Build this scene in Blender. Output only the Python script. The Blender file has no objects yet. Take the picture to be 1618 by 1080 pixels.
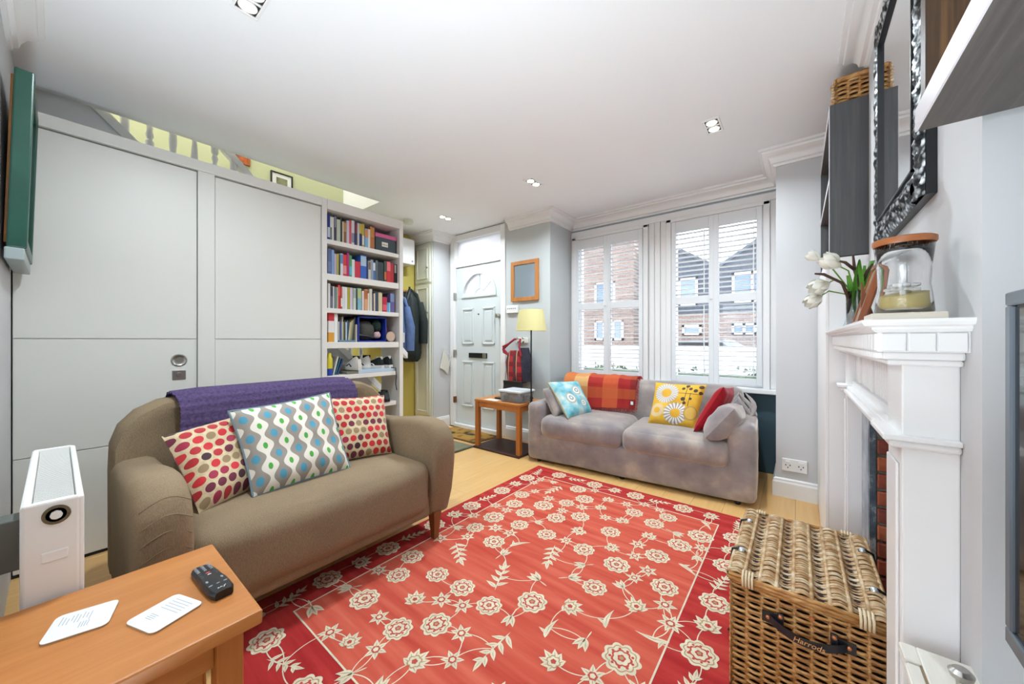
import bpy, bmesh, math, random
from mathutils import Matrix, Vector, Euler
R=math.radians
random.seed(7)
sc=bpy.context.scene
COL=sc.collection
# ---------------- camera, sky, lights, exposure ----------------
FPX=570.5; CAMH=1.102
cd=bpy.data.cameras.new('camera'); cam=bpy.data.objects.new('camera',cd); COL.objects.link(cam)
cd.sensor_fit='HORIZONTAL'; cd.sensor_width=36; cd.lens=36*FPX/1618; cd.clip_start=.01; cd.clip_end=300
cd.shift_y=-2.9/1618
cam.location=(0,0,CAMH); cam.rotation_euler=(R(90),0,R(38.391)); sc.camera=cam
vs=sc.view_settings; vs.view_transform='Standard'; vs.look='None'; vs.gamma=1; vs.use_curve_mapping=False
vs.exposure=0.62
world=bpy.data.worlds.new('sky'); sc.world=world; world.use_nodes=True
def sky():
    nt=world.node_tree; nt.nodes.clear(); L=nt.links.new
    tc=nt.nodes.new('ShaderNodeTexCoord'); out=nt.nodes.new('ShaderNodeOutputWorld'); bg=nt.nodes.new('ShaderNodeBackground')
    sep=nt.nodes.new('ShaderNodeSeparateXYZ'); L(tc.outputs['Generated'],sep.inputs[0])
    gr=nt.nodes.new('ShaderNodeValToRGB'); L(sep.outputs[2],gr.inputs[0])
    e=gr.color_ramp.elements; e[0].position=0; e[0].color=(.5,.65,.85,1); e[1].position=.6; e[1].color=(.25,.45,.85,1)
    mp=nt.nodes.new('ShaderNodeMapping'); mp.inputs['Scale'].default_value=(1,1,2.2); mp.inputs['Location'].default_value=(.35,.1,.0); L(tc.outputs['Generated'],mp.inputs[0])
    nz=nt.nodes.new('ShaderNodeTexNoise'); nz.inputs['Scale'].default_value=4.2; nz.inputs['Detail'].default_value=7; nz.inputs['Roughness'].default_value=.55; L(mp.outputs[0],nz.inputs['Vector'])
    cr=nt.nodes.new('ShaderNodeValToRGB'); L(nz.outputs[0],cr.inputs[0]); cr.color_ramp.elements[0].position=.47; cr.color_ramp.elements[1].position=.58
    mx=nt.nodes.new('ShaderNodeMixRGB'); L(cr.outputs[0],mx.inputs[0]); L(gr.outputs[0],mx.inputs[1]); mx.inputs[2].default_value=(4.6,4.8,5.1,1)
    L(mx.outputs[0],bg.inputs[0]); bg.inputs[1].default_value=1.0; L(bg.outputs[0],out.inputs[0])
sky()
def light(name,kind,loc,energy,rot=(0,0,0),color=(1,1,1),**kw):
    l=bpy.data.lights.new(name,kind); l.energy=energy; l.color=color
    for k,v in kw.items(): setattr(l,k,v)
    o=bpy.data.objects.new(name,l); o.location=loc; o.rotation_euler=rot; COL.objects.link(o); return o
# daylight: sun over the street, sky through the front windows; added fill lamps follow
light('sun','SUN',(0,30,20),2.2,(R(-38),R(28),0),(1,.96,.9),angle=R(3))
light('added_rear_fill','AREA',(-1.3,-3.35,1.35),16,(R(96),0,0),(.77,.91,1),shape='RECTANGLE',size=3.2,size_y=2.1)  # added area lamp behind the camera, fills the room from the rear
light('added_ceiling_fill','AREA',(-.5,.05,.305),23,(R(180),0,0),(.76,.91,1),shape='DISK',size=.26,spread=R(128))  # added unseen lamp by the camera, bounces light off the ceiling
light('unseen_landing_lamp','AREA',(-3.56,.3,4.05),24,(0,0,0),(1,.99,.96),shape='RECTANGLE',size=.6,size_y=2.6)  # unseen lamp put under the stairwell ceiling to light the stairs

# ---------------- helpers ----------------
def lin(c):
    c=c.lstrip('#'); v=[int(c[i:i+2],16)/255 for i in (0,2,4)]
    return tuple((x/12.92 if x<=.04045 else ((x+.055)/1.055)**2.4) for x in v)+(1,)
class E:
    "tiny node-expression helper"
    def __init__(s,nt,k): s.nt=nt; s.k=k
    def m(s,op,b=None,c=None):
        n=s.nt.nodes.new('ShaderNodeMath'); n.operation=op
        for i,v in enumerate((s,b,c)):
            if v is None: continue
            if isinstance(v,E): s.nt.links.new(v.k,n.inputs[i])
            else: n.inputs[i].default_value=v
        return E(s.nt,n.outputs[0])
    def __add__(s,b): return s.m('ADD',b)
    def __sub__(s,b): return s.m('SUBTRACT',b)
    def __mul__(s,b): return s.m('MULTIPLY',b)
    def __truediv__(s,b): return s.m('DIVIDE',b)
    def sin(s): return s.m('SINE')
    def cos(s): return s.m('COSINE')
    def floor(s): return s.m('FLOOR')
    def frac(s): return s.m('FRACT')
    def abs(s): return s.m('ABSOLUTE')
    def sqrt(s): return s.m('SQRT')
    def lt(s,b): return s.m('LESS_THAN',b)
    def gt(s,b): return s.m('GREATER_THAN',b)
    def mx(s,b): return s.m('MAXIMUM',b)
    def mn(s,b): return s.m('MINIMUM',b)
    def atan2(s,b): return s.m('ARCTAN2',b)
class MT:
    def __init__(s,name,rough=.5,metal=0,spec=.5):
        s.m=bpy.data.materials.new(name); s.m.use_nodes=True; s.nt=s.m.node_tree
        s.b=s.nt.nodes['Principled BSDF']; s.b.inputs['Roughness'].default_value=rough; s.b.inputs['Metallic'].default_value=metal
        s.b.inputs['Specular IOR Level'].default_value=spec
        s.tc=s.nt.nodes.new('ShaderNodeTexCoord')
    def n(s,t): return s.nt.nodes.new(t)
    def L(s,a,b): s.nt.links.new(a.k if isinstance(a,E) else a,b)
    def uv(s,w='UV'):
        p=s.n('ShaderNodeSeparateXYZ'); s.L(s.tc.outputs[w],p.inputs[0]); return [E(s.nt,p.outputs[i]) for i in range(3)]
    def noise(s,scale=5,detail=3,w='Object',sc=(1,1,1),rough=.5):
        mp=s.n('ShaderNodeMapping'); mp.inputs['Scale'].default_value=sc; s.L(s.tc.outputs[w],mp.inputs[0])
        z=s.n('ShaderNodeTexNoise'); z.inputs['Scale'].default_value=scale; z.inputs['Detail'].default_value=detail; z.inputs['Roughness'].default_value=rough
        s.L(mp.outputs[0],z.inputs['Vector']); return E(s.nt,z.outputs[0])
    def ramp(s,fac,stops,const=False):
        r=s.n('ShaderNodeValToRGB'); s.L(fac,r.inputs[0]); e=r.color_ramp.elements
        if const: r.color_ramp.interpolation='CONSTANT'
        while len(e)<len(stops): e.new(.5)
        for q,(p,c) in zip(e,stops): q.position=p; q.color=lin(c) if isinstance(c,str) else c
        return r.outputs[0]
    def mix(s,f,a,b):
        x=s.n('ShaderNodeMixRGB')
        for i,v in enumerate((f,a,b)):
            if isinstance(v,E): s.L(v,x.inputs[i])
            elif isinstance(v,str): x.inputs[i].default_value=lin(v)
            elif isinstance(v,(int,float)): x.inputs[i].default_value=v
            elif isinstance(v,tuple): x.inputs[i].default_value=v
            else: s.L(v,x.inputs[i])
        return x.outputs[0]
    def col(s,k):
        if isinstance(k,str): s.b.inputs['Base Color'].default_value=lin(k)
        else: s.L(k,s.b.inputs['Base Color'])
        return s
    def bump(s,h,strength=.2,dist=.01):
        b=s.n('ShaderNodeBump'); b.inputs['Strength'].default_value=strength; b.inputs['Distance'].default_value=dist
        s.L(h,b.inputs['Height']); s.L(b.outputs[0],s.b.inputs['Normal']); return s
def plain(name,c,rough=.5,metal=0,var=.0,scale=6,bump=0,bs=60,spec=.5):
    t=MT(name,rough,metal,spec)
    if var:
        r=lin(c); d=tuple(max(0,x*(1-var)) for x in r[:3])+(1,); u=tuple(min(1,x*(1+var)) for x in r[:3])+(1,)
        t.col(t.ramp(t.noise(scale,4),[(.3,d),(.7,u)]))
    else: t.col(c)
    if bump: t.bump(t.noise(bs,3),bump,.004)
    return t.m
def fabric(name,c1,c2,scale=220,rough=.9,bump=.25,sheen=0,big=None):
    t=MT(name,rough,0,.25); f=t.noise(scale,2,sc=(1,1,.35)); g=t.noise(4 if big is None else big,4)
    k=t.ramp(f*.55+g*.45,[(.35,c1),(.65,c2)]); t.col(k); t.bump(f,bump,.003)
    if sheen: t.b.inputs['Sheen Weight'].default_value=sheen; t.b.inputs['Sheen Roughness'].default_value=.35
    return t.m
def wood(name,c1,c2,axis=1,scale=7,rough=.4,c3=None,stretch=.08,bump=.08):
    t=MT(name,rough); s=[1,1,1]; s[axis]=stretch
    f=t.noise(scale*2.2,6,sc=tuple(s),rough=.62); g=t.noise(scale*14,3,sc=tuple(s))
    st=[(.3,c1),(.68,c2)]
    if c3: st=[(.28,c1),(.5,c3),(.72,c2)]
    t.col(t.ramp(f*.7+g*.3,st)); t.bump(g,bump,.002); return t.m
def emit(name,c,strength):
    t=MT(name); t.col(c); t.b.inputs['Emission Color'].default_value=lin(c); t.b.inputs['Emission Strength'].default_value=strength; return t.m
def glass(name,tint='#ffffff',rough=0.0,alpha=None):
    t=MT(name,rough); t.b.inputs['Base Color'].default_value=lin(tint); t.b.inputs['Transmission Weight'].default_value=1; t.b.inputs['IOR'].default_value=1.45
    return t.m
def pane_glass(name):
    t=MT(name); nt=t.nt; out=[n for n in nt.nodes if n.type=='OUTPUT_MATERIAL'][0]
    tr=t.n('ShaderNodeBsdfTransparent'); gl=t.n('ShaderNodeBsdfGlossy'); gl.inputs['Roughness'].default_value=.02
    mx=t.n('ShaderNodeMixShader'); mx.inputs[0].default_value=.06; t.L(tr.outputs[0],mx.inputs[1]); t.L(gl.outputs[0],mx.inputs[2]); t.L(mx.outputs[0],out.inputs[0]); return t.m

class MB:
    def __init__(s): s.v=[]; s.f=[]; s.uv=None; s.mi=None
    def add(s,vs,fs,M=None):
        o=len(s.v); s.v+=[tuple(M@Vector(p)) if M else tuple(p) for p in vs]; s.f+=[tuple(i+o for i in f) for f in fs]; return s
    def box(s,x0,x1,y0,y1,z0,z1,M=None):
        x0,x1=min(x0,x1),max(x0,x1);y0,y1=min(y0,y1),max(y0,y1);z0,z1=min(z0,z1),max(z0,z1)
        return s.add([(x0,y0,z0),(x1,y0,z0),(x1,y1,z0),(x0,y1,z0),(x0,y0,z1),(x1,y0,z1),(x1,y1,z1),(x0,y1,z1)],
          [(0,3,2,1),(4,5,6,7),(0,1,5,4),(1,2,6,5),(2,3,7,6),(3,0,4,7)],M)
    def bbox(s,x0,x1,y0,y1,z0,z1,bv=.006,seg=2,M=None):
        x0,x1=min(x0,x1),max(x0,x1);y0,y1=min(y0,y1),max(y0,y1);z0,z1=min(z0,z1),max(z0,z1)
        bm=bmesh.new(); bmesh.ops.create_cube(bm,size=1)
        for v in bm.verts: v.co=Vector((x0+(v.co.x+.5)*(x1-x0),y0+(v.co.y+.5)*(y1-y0),z0+(v.co.z+.5)*(z1-z0)))
        bv=min(bv,.49*min(x1-x0,y1-y0,z1-z0))
        bmesh.ops.bevel(bm,geom=list(bm.edges),offset=bv,segments=seg,profile=.5,affect='EDGES')
        bm.verts.index_update(); s.add([v.co[:] for v in bm.verts],[[v.index for v in f.verts] for f in bm.faces],M); bm.free(); return s
    def prism(s,poly,a0,a1,axis='z',M=None):
        # extrude polygon (2-D) along an axis: x->(y,z) y->(x,z) z->(x,y)
        n=len(poly)
        def P(p,a): return {'x':(a,p[0],p[1]),'y':(p[0],a,p[1]),'z':(p[0],p[1],a)}[axis]
        vs=[P(p,a0) for p in poly]+[P(p,a1) for p in poly]
        fs=[tuple(range(n))[::-1],tuple(range(n,2*n))]+[(i,(i+1)%n,n+(i+1)%n,n+i) for i in range(n)]
        return s.add(vs,fs,M)
    def lathe(s,prof,n=24,M=None,cap=True):
        vs=[];fs=[]
        for r,z in prof:
            for i in range(n): a=2*math.pi*i/n; vs.append((r*math.cos(a),r*math.sin(a),z))
        for j in range(len(prof)-1):
            for i in range(n): k=(i+1)%n; fs.append((j*n+i,j*n+k,(j+1)*n+k,(j+1)*n+i))
        if cap: fs.append(tuple(range(n))[::-1]); fs.append(tuple(range((len(prof)-1)*n,len(prof)*n)))
        return s.add(vs,fs,M)
    def tube(s,pts,r,n=8,cap=True,closed=False):
        pts=[Vector(p) for p in pts]; N=len(pts); vs=[];fs=[]; up=None
        for i,p in enumerate(pts):
            a=pts[i-1] if (i>0 or closed) else p; b=pts[(i+1)%N] if (i<N-1 or closed) else p
            t=(b-a).normalized()
            if up is None: up=Vector((0,0,1)) if abs(t.z)<.9 else Vector((1,0,0))
            x=t.cross(up).normalized(); y=x.cross(t).normalized(); up=y
            rr=r[i] if isinstance(r,(list,tuple)) else r
            for k in range(n): an=2*math.pi*k/n; vs.append(tuple(p+x*rr*math.cos(an)+y*rr*math.sin(an)))
        for j in range(N if closed else N-1):
            for k in range(n): q=(k+1)%n; j2=(j+1)%N; fs.append((j*n+k,j*n+q,j2*n+q,j2*n+k))
        if cap and not closed: fs.append(tuple(range(n))[::-1]); fs.append(tuple(range((N-1)*n,N*n)))
        return s.add(vs,fs)
    def grid(s,fn,nu,nv,closeu=False,flip=False):
        vs=[];fs=[]
        for j in range(nv+1):
            for i in range(nu+1): vs.append(fn(i/nu,j/nv))
        w=nu+1
        for j in range(nv):
            for i in range(nu):
                f=(j*w+i,j*w+i+1,(j+1)*w+i+1,(j+1)*w+i); fs.append(f[::-1] if flip else f)
        return s.add(vs,fs)
    def loft(s,rings,cap=True):
        n=len(rings[0]); vs=[p for r in rings for p in r]; fs=[]
        for j in range(len(rings)-1):
            for i in range(n): k=(i+1)%n; fs.append((j*n+i,j*n+k,(j+1)*n+k,(j+1)*n+i))
        if cap: fs.append(tuple(range(n))[::-1]); fs.append(tuple(range((len(rings)-1)*n,len(rings)*n)))
        return s.add(vs,fs)
    def soft(s,c,size,r,n=12,puff=(0,0,0),amp=0,freq=6,M=None,seed=0):
        "rounded, slightly puffed block; size = full dims"
        from mathutils import noise as NZ
        hx,hy,hz=[q/2 for q in size]; r=min(r,hx,hy,hz)
        bm=bmesh.new(); bmesh.ops.create_cube(bm,size=2); bmesh.ops.subdivide_edges(bm,edges=list(bm.edges),cuts=n,use_grid_fill=True)
        vs=[]
        for v in bm.verts:
            p=[v.co.x,v.co.y,v.co.z]
            # denser near the borders
            p=[math.copysign(1-(1-abs(q))**1.6,q) if abs(q)<1 else q for q in p]
            q=Vector((p[0]*hx,p[1]*hy,p[2]*hz)); inn=Vector((max(-hx+r,min(hx-r,q.x)),max(-hy+r,min(hy-r,q.y)),max(-hz+r,min(hz-r,q.z))))
            d=q-inn
            if d.length>1e-9: q=inn+d.normalized()*r
            u=[1-x*x for x in p]
            q.x+=math.copysign(1,p[0])*puff[0]*abs(p[0])*u[1]*u[2]; q.y+=math.copysign(1,p[1])*puff[1]*abs(p[1])*u[0]*u[2]; q.z+=math.copysign(1,p[2])*puff[2]*abs(p[2])*u[0]*u[1]
            if amp:
                nn=NZ.noise(Vector((q.x*freq+seed*3.1,q.y*freq,q.z*freq)))+.5*NZ.noise(Vector((q.x*freq*2.3,q.y*freq*2.3+seed,q.z*freq*2.3)))
                dd=Vector((p[0],p[1],p[2])); q+=dd.normalized()*nn*amp
            vs.append((q.x+c[0],q.y+c[1],q.z+c[2]))
        bm.verts.index_update(); fs=[[v.index for v in f.verts] for f in bm.faces]; bm.free()
        return s.add(vs,fs,M)
ROOTM={}
def tag(o,label=None,cat=None,group=None,kind=None):
    if label: o['label']=label
    if cat: o['category']=cat
    if group: o['group']=group
    if kind: o['kind']=kind
    return o
def thing(name,label,cat,loc=(0,0,0),rz=0,group=None):
    o=bpy.data.objects.new(name,None); o.empty_display_size=.05; COL.objects.link(o)
    o.location=loc; o.rotation_euler=(0,0,rz); ROOTM[o.name]=Matrix.Translation(loc)@Matrix.Rotation(rz,4,'Z')
    return tag(o,label,cat,group)
def rootm(o): return ROOTM.get(o.name,Matrix.Identity(4))
def mesh_of(mb,name,smooth=False,uv=None):
    me=bpy.data.meshes.new(name); me.from_pydata([tuple(p) for p in mb.v],[],mb.f); me.validate()
    bm=bmesh.new(); bm.from_mesh(me); bmesh.ops.recalc_face_normals(bm,faces=list(bm.faces)); bm.to_mesh(me); bm.free()
    if smooth:
        me.polygons.foreach_set('use_smooth',[True]*len(me.polygons))
        if smooth!='all':
            try: me.set_sharp_from_angle(angle=R(40))
            except Exception: pass
    return me
def build(mb,name,mat,parent=None,smooth=False,local=False,uvfn=None):
    me=mesh_of(mb,name,smooth)
    if uvfn:
        l=me.uv_layers.new(name='UVMap')
        for lp in me.loops: l.data[lp.index].uv=uvfn(mb.v[lp.vertex_index],lp.vertex_index)
    me.materials.append(mat)
    o=bpy.data.objects.new(name,me); COL.objects.link(o)
    if parent is not None:
        o.parent=parent; M=rootm(parent)
        if not local: me.transform(M.inverted())
        ROOTM[o.name]=M
    else:
        # origin at base centre
        xs=[v.co for v in me.vertices]
        if xs:
            c=Vector(((min(v.x for v in xs)+max(v.x for v in xs))/2,(min(v.y for v in xs)+max(v.y for v in xs))/2,min(v.z for v in xs)))
            me.transform(Matrix.Translation(-c)); o.location=c; ROOTM[o.name]=Matrix.Translation(c)
    return o
def inst(me,name,parent,loc,rot=(0,0,0)):
    "another object sharing a mesh, placed in world coordinates under parent"
    o=bpy.data.objects.new(name,me); COL.objects.link(o); M=rootm(parent) if parent is not None else Matrix.Identity(4)
    W=Matrix.Translation(loc)@Euler(rot).to_matrix().to_4x4(); L=M.inverted()@W
    o.parent=parent; o.location=L.to_translation(); o.rotation_euler=L.to_euler(); ROOTM[o.name]=W if parent is None else M
    return o
def single(mb,name,mat,label,cat,group=None,smooth=False,uvfn=None):
    return tag(build(mb,name,mat,None,smooth,uvfn=uvfn),label,cat,group)
def struct(mb,name,mat,smooth=False):
    return tag(build(mb,name,mat,None,smooth),kind='structure')
def copytree(o,parent=None,loc=None,rz=None,label=None,group=None):
    c=o.copy(); COL.objects.link(c); c.parent=parent
    if loc is not None: c.location=loc
    if rz is not None: c.rotation_euler=(0,0,rz)
    if label: c['label']=label
    if group: c['group']=group
    for ch in list(o.children): copytree(ch,c)
    return c
def text(parent,name,body,size,M,mat,shear=0,extrude=.0004):
    cu=bpy.data.curves.new(name,'FONT'); cu.body=body; cu.size=size; cu.shear=shear; cu.extrude=extrude; cu.align_x='CENTER'; cu.align_y='CENTER'
    t=bpy.data.objects.new(name,cu); COL.objects.link(t); dg=bpy.context.evaluated_depsgraph_get(); me=bpy.data.meshes.new_from_object(t.evaluated_get(dg))
    bpy.data.objects.remove(t); me.transform(rootm(parent).inverted()@M); me.materials.clear(); me.materials.append(mat)
    o=bpy.data.objects.new(name,me); COL.objects.link(o); o.parent=parent; ROOTM[o.name]=rootm(parent); return o
def sweep(path,prof,closed=False):
    "profile [(distance into room, z)] swept along a flat path with mitred corners; room on the left"
    n=len(path); mb=MB(); rings=[]
    for i in range(n):
        p=Vector(path[i]); 
        d0=(p-Vector(path[i-1])).normalized() if i>0 else None; d1=(Vector(path[(i+1)%n])-p).normalized() if i<n-1 else None
        if d0 is None: d0=d1
        if d1 is None: d1=d0
        n0=Vector((-d0.y,d0.x)); n1=Vector((-d1.y,d1.x)); m=(n0+n1); m=m/(m.dot(n0)) if m.length>1e-6 else n0
        rings.append([(p.x+m.x*d,p.y+m.y*d,z) for d,z in prof])
    return mb.loft(rings)

# ---------------- materials ----------------
M_wall=plain('wall_paint_cool_white','#c9c9ca',.75,bump=.03,bs=180)
M_ceil=plain('ceiling_paint','#f1f1f2',.85)
M_white=plain('white_gloss_paint','#ecebea',.32)
M_cup=plain('cupboard_offwhite','#e4e3dc',.4)
M_yel=plain('yellow_green_wall','#c6c9a2',.8)
M_teal=plain('dark_teal_paint','#3c5560',.6)
M_chrome=plain('brushed_metal','#b9b6b0',.28,1)
M_black=plain('black_plastic','#16171a',.35)
M_dark=plain('gap_shade','#1d1a18',.8)
M_oak=wood('oak_light','#b06a30','#cc8a4c',axis=1,scale=6,c3='#bf7a3e')
M_oakz=wood('oak_light_upright','#a8622a','#c07a3c',axis=2,scale=6)
M_beech=wood('beech_floor','#d3a262','#eac48c',axis=1,scale=3.2,rough=.32,c3='#e0b475',stretch=.05,bump=.03)
M_pine=wood('pine_frame','#a8642d','#c98747',axis=2,scale=8)
M_wenge=wood('dark_wenge','#3a3532','#6a635d',axis=1,scale=9,rough=.45,c3='#4b4541',stretch=.04,bump=.2)
M_wengez=wood('dark_wenge_upright','#37383a','#5e5c59',axis=2,scale=9,rough=.45,c3='#48484a',stretch=.04,bump=.2)
M_wengeb=wood('brown_wenge_upright','#2c2018','#8a6239',axis=2,scale=9,rough=.5,c3='#4a3524',stretch=.03,bump=.2)
M_wash=wood('whitewashed_wood','#d9d3c6','#efece4',axis=1,scale=5,rough=.5)
M_mirror=plain('mirror_silver','#e8eef0',.02,1)
M_pane=pane_glass('window_pane')
M_paper=plain('paper_pages','#e9e3d3',.8)
M_lampglow=emit('lamp_glow','#fff4e0',9)
# ---------------- setting ----------------
XC=-2.833; YD=3.193; YW=3.665; XL=-2.024; XR=-.124; CE=2.45; XY=-3.92; XP=.62; XB=.25; BY0,BY1=.996,2.27; YN=-.13; YBK=-3.4
mb=MB().box(XY-.1,XP+.1,YBK-.1,YW+.15,-.06,-.013); floor=struct(mb,'floor',plain('floor_subbase','#8a6a42',.7))
pl={}
rw=.186; k=0; y0s=[-.9,.37,1.64,2.91]
for i in range(24):
    x0=XY+i*rw
    if x0>.6: break
    off=(i*0.47)%1.27
    y=-1.6+off-1.27
    while y<YW:
        a=max(y,-1.5); b=min(y+1.27,YW-.0)
        if x0>-2.1 and x0+rw<-.2: pass
        lim=YD if (x0<XL-.1 or x0>XR-.05) else YW
        b=min(b,lim)
        if b-a>.05 and not(x0+rw<XC-.2 and b<1.9):
            key=(round(b-a,3))
            if key not in pl:
                m=MB().bbox(.0006,rw-.0006,.0006,b-a-.0006,-.013,0,.0012,1); me=mesh_of(m,'floor_plank'); me.materials.append(M_beech); pl[key]=me
            inst(pl[key],'floor_plank',floor,(x0,a,0))
        y+=1.27
# back part of the floor
build(MB().box(XY,XP,YBK,-1.5,-.02,0),'floor_rear',M_beech,floor)
# ceiling with stairwell opening
XO=-3.2
mb=MB().box(XO,XP+.1,YBK-.1,YW+.15,CE,CE+.1); mb.box(XY-.1,XO,1.96,YD+.2,CE,CE+.1); struct(mb,'ceiling',M_ceil)
mb=MB().box(XY,XO-.002,1.96,2.02,CE+.1,4.2); struct(mb,'wall_stair_end',M_ceil)
mb=MB().box(XO,XO+.08,-1.6,1.96,CE+.1,4.2); struct(mb,'wall_stair_inner',M_ceil)
struct(MB().box(XY-.1,XY,-1.7,1.97,0,4.2),'wall_left_stair',M_yel); struct(MB().box(XY-.1,XY,1.97,YD+.2,0,4.2),'wall_left',plain('mustard_yellow_wall','#c4b45c',.8))
mb=MB().box(XY,XO+.08,-1.7,-1.6,0,4.2); struct(mb,'wall_stair_back',M_ceil)
mb=MB().box(XY-.1,XO+.1,-1.7,2.02,4.2,4.28); struct(mb,'ceiling_stair',M_ceil)
# nib wall beside the camera and rear room
mb=MB().box(XC-.45,-1.15,YN-.14,YN,0,CE); struct(mb,'wall_nib',M_wall)
mb=MB().box(XC-.45,XC-.35,YBK,YN-.14,0,CE); struct(mb,'wall_rear_left',M_wall)
mb=MB().box(XC-.45,-2.95,YBK-.1,YBK,0,CE).box(.35,XP,YBK-.1,YBK,0,CE).box(-2.95,.35,YBK-.1,YBK,2.4,CE).box(-2.95,.35,YBK-.1,YBK,0,.3); struct(mb,'wall_back',M_wall)
# right party wall and chimney breast
mb=MB().box(XP,XP+.1,YBK-.1,YD+.3,0,CE); struct(mb,'wall_right',M_wall)
OPY0,OPY1,OPZ=1.36,1.99,.80
mb=MB().box(XB,XP,BY0,OPY0,0,CE).box(XB,XP,OPY1,BY1,0,CE).box(XB,XP,OPY0,OPY1,OPZ,CE); cb=struct(mb,'wall_chimney_breast',M_wall)
# front wall
DX0,DX1=-3.545,-2.622
mb=MB().box(DX1,XL,YD,YD+.12,0,CE).box(XL-.1,XL,YD+.12,YW+.1,0,CE)
struct(mb,'wall_front_picture',plain('pale_grey_paint','#c3c7c7',.75))
mb=MB().box(XY,-3.563,2.92,YD+.12,0,CE); struct(mb,'wall_front_boxing',M_wall)
mb=MB().box(-3.563,DX0,YD,YD+.12,0,CE); struct(mb,'wall_front_door_side',M_wall)
mb=MB().box(XR,XP,YD,YD+.12,0,CE).box(XR,XR+.1,YD+.12,YW+.1,0,CE); struct(mb,'wall_front_right',M_wall)
WZ0,WZ1=.70,2.235; WA=(-1.97,-1.19); WB=(-.96,-.21)
mb=MB().box(XL,WA[0],YW,YW+.1,WZ0,CE).box(WA[1],WB[0],YW,YW+.1,WZ0,CE).box(WB[1],XR,YW,YW+.1,WZ0,CE).box(WA[0],WA[1],YW,YW+.1,WZ1,CE).box(WB[0],WB[1],YW,YW+.1,WZ1,CE)
struct(mb,'wall_front_window',plain('blue_grey_paint','#a9b2b7',.75))
struct(MB().box(XL,XR,YW,YW+.1,0,WZ0-.04),'wall_front_window_lower',M_teal)
# cornice and baseboards
CP=[(0,CE-.112),(.012,CE-.112),(.016,CE-.098),(.03,CE-.092),(.036,CE-.07),(.052,CE-.045),(.078,CE-.032),(.082,CE-.02),(.098,CE-.016),(.1,CE),(0,CE)]
fpath=[(XP,YBK),(XP,BY0),(XB,BY0),(XB,BY1),(XP,BY1),(XP,YD),(XR,YD),(XR,YW),(XL,YW),(XL,YD),(DX1+.06,YD)]
tag(struct(sweep(fpath,CP),'trim_1',M_white,True))
struct(sweep([(-3.563,YD),(-3.563,2.92),(XY,2.92)],CP),'trim_2',M_white,True)
struct(sweep([(XC+.2,YN),(-1.15,YN)],CP),'trim_3',M_white,True)
BP=[(0,0),(.02,0),(.02,.10),(.014,.112),(.014,.122),(.006,.13),(0,.13)]
struct(sweep([(.13,YD),(XR,YD),(XR,YW-.03)],BP),'baseboard_right',M_white)
struct(sweep([(XL,YW-.2),(XL,YD),(DX1+.01,YD)],BP),'baseboard_front',M_white)
struct(sweep([(-3.563,YD-.02),(-3.563,2.92),(XY,2.92)],BP),'baseboard_boxing',M_white)
# ---------------- front door ----------------
def sempty(name,loc):
    o=bpy.data.objects.new(name,None); COL.objects.link(o); o.location=loc; ROOTM[o.name]=Matrix.Translation(loc); o['kind']='structure'; return o
M_frost=MT('frosted_glass',.55); M_frost.b.inputs['Transmission Weight'].default_value=.9; M_frost.b.inputs['Base Color'].default_value=(1,1,1,1); M_frost=M_frost.m
M_door=plain('door_white_satin','#d2d8d9',.35)
d=sempty('door_1',(-3.08,YD,0))
mb=MB()
for a,b in ((DX0,-3.462),(-2.692,DX1)): mb.bbox(a,b,YD-.012,YD+.11,0,CE-.01,.004)
mb.bbox(-3.462,-2.692,YD-.012,YD+.11,2.365,CE-.01,.004).bbox(-3.462,-2.692,YD,YD+.1,2.03,2.085,.004).bbox(-3.462,-2.692,YD-.03,YD+.1,0,.045,.006)
build(mb,'door_frame',M_white,d)
build(MB().box(-3.462,-2.692,YD+.05,YD+.056,2.085,2.365),'transom_pane',M_frost,d)
# leaf with half-round light
fx,fz,fr=-3.066,1.655,.262
arc=[(fx+fr*math.cos(R(180-a*9)),fz+fr*math.sin(R(180-a*9))) for a in range(21)]
poly=[(-3.457,.05),(-2.697,.05),(-2.697,2.025),(-3.457,2.025),(-3.457,fz)]+arc+[(fx-fr,fz),(-3.457,fz)]
L0=(-3.457,fz)
leafmb=MB().prism([(-3.457,.05),(-2.697,.05),(-2.697,fz),(-3.457,fz)],YD+.02,YD+.065,'y')
leafmb.prism([(-3.457,fz)]+arc[:11]+[(fx,2.025),(-3.457,2.025)],YD+.02,YD+.065,'y').prism([(fx,2.025)]+arc[10:]+[(-2.697,fz),(-2.697,2.025)],YD+.02,YD+.065,'y')
leaf=build(leafmb,'door_leaf',M_door,d)
build(MB().prism([(fx-fr,fz)]+arc+[],YD+.04,YD+.045,'y'),'fanlight_pane',M_frost,leaf)
def ringarc(mb,r0,r1,a0,a1,y0,y1,n=20):
    p=[(fx+r1*math.cos(R(a0+(a1-a0)*i/n)),fz+r1*math.sin(R(a0+(a1-a0)*i/n))) for i in range(n+1)]
    q=[(fx+r0*math.cos(R(a0+(a1-a0)*i/n)),fz+r0*math.sin(R(a0+(a1-a0)*i/n))) for i in range(n+1)]
    for i in range(n): mb.prism([p[i],p[i+1],q[i+1],q[i]],y0,y1,'y')
mb=MB(); ringarc(mb,fr-.002,fr+.028,0,180,YD+.005,YD+.025); mb.box(fx-fr-.028,fx+fr+.028,YD+.005,YD+.025,fz-.022,fz); build(mb,'fanlight_moulding',M_door,leaf)
mb=MB(); ringarc(mb,.075,.09,0,180,YD+.03,YD+.044)
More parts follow.
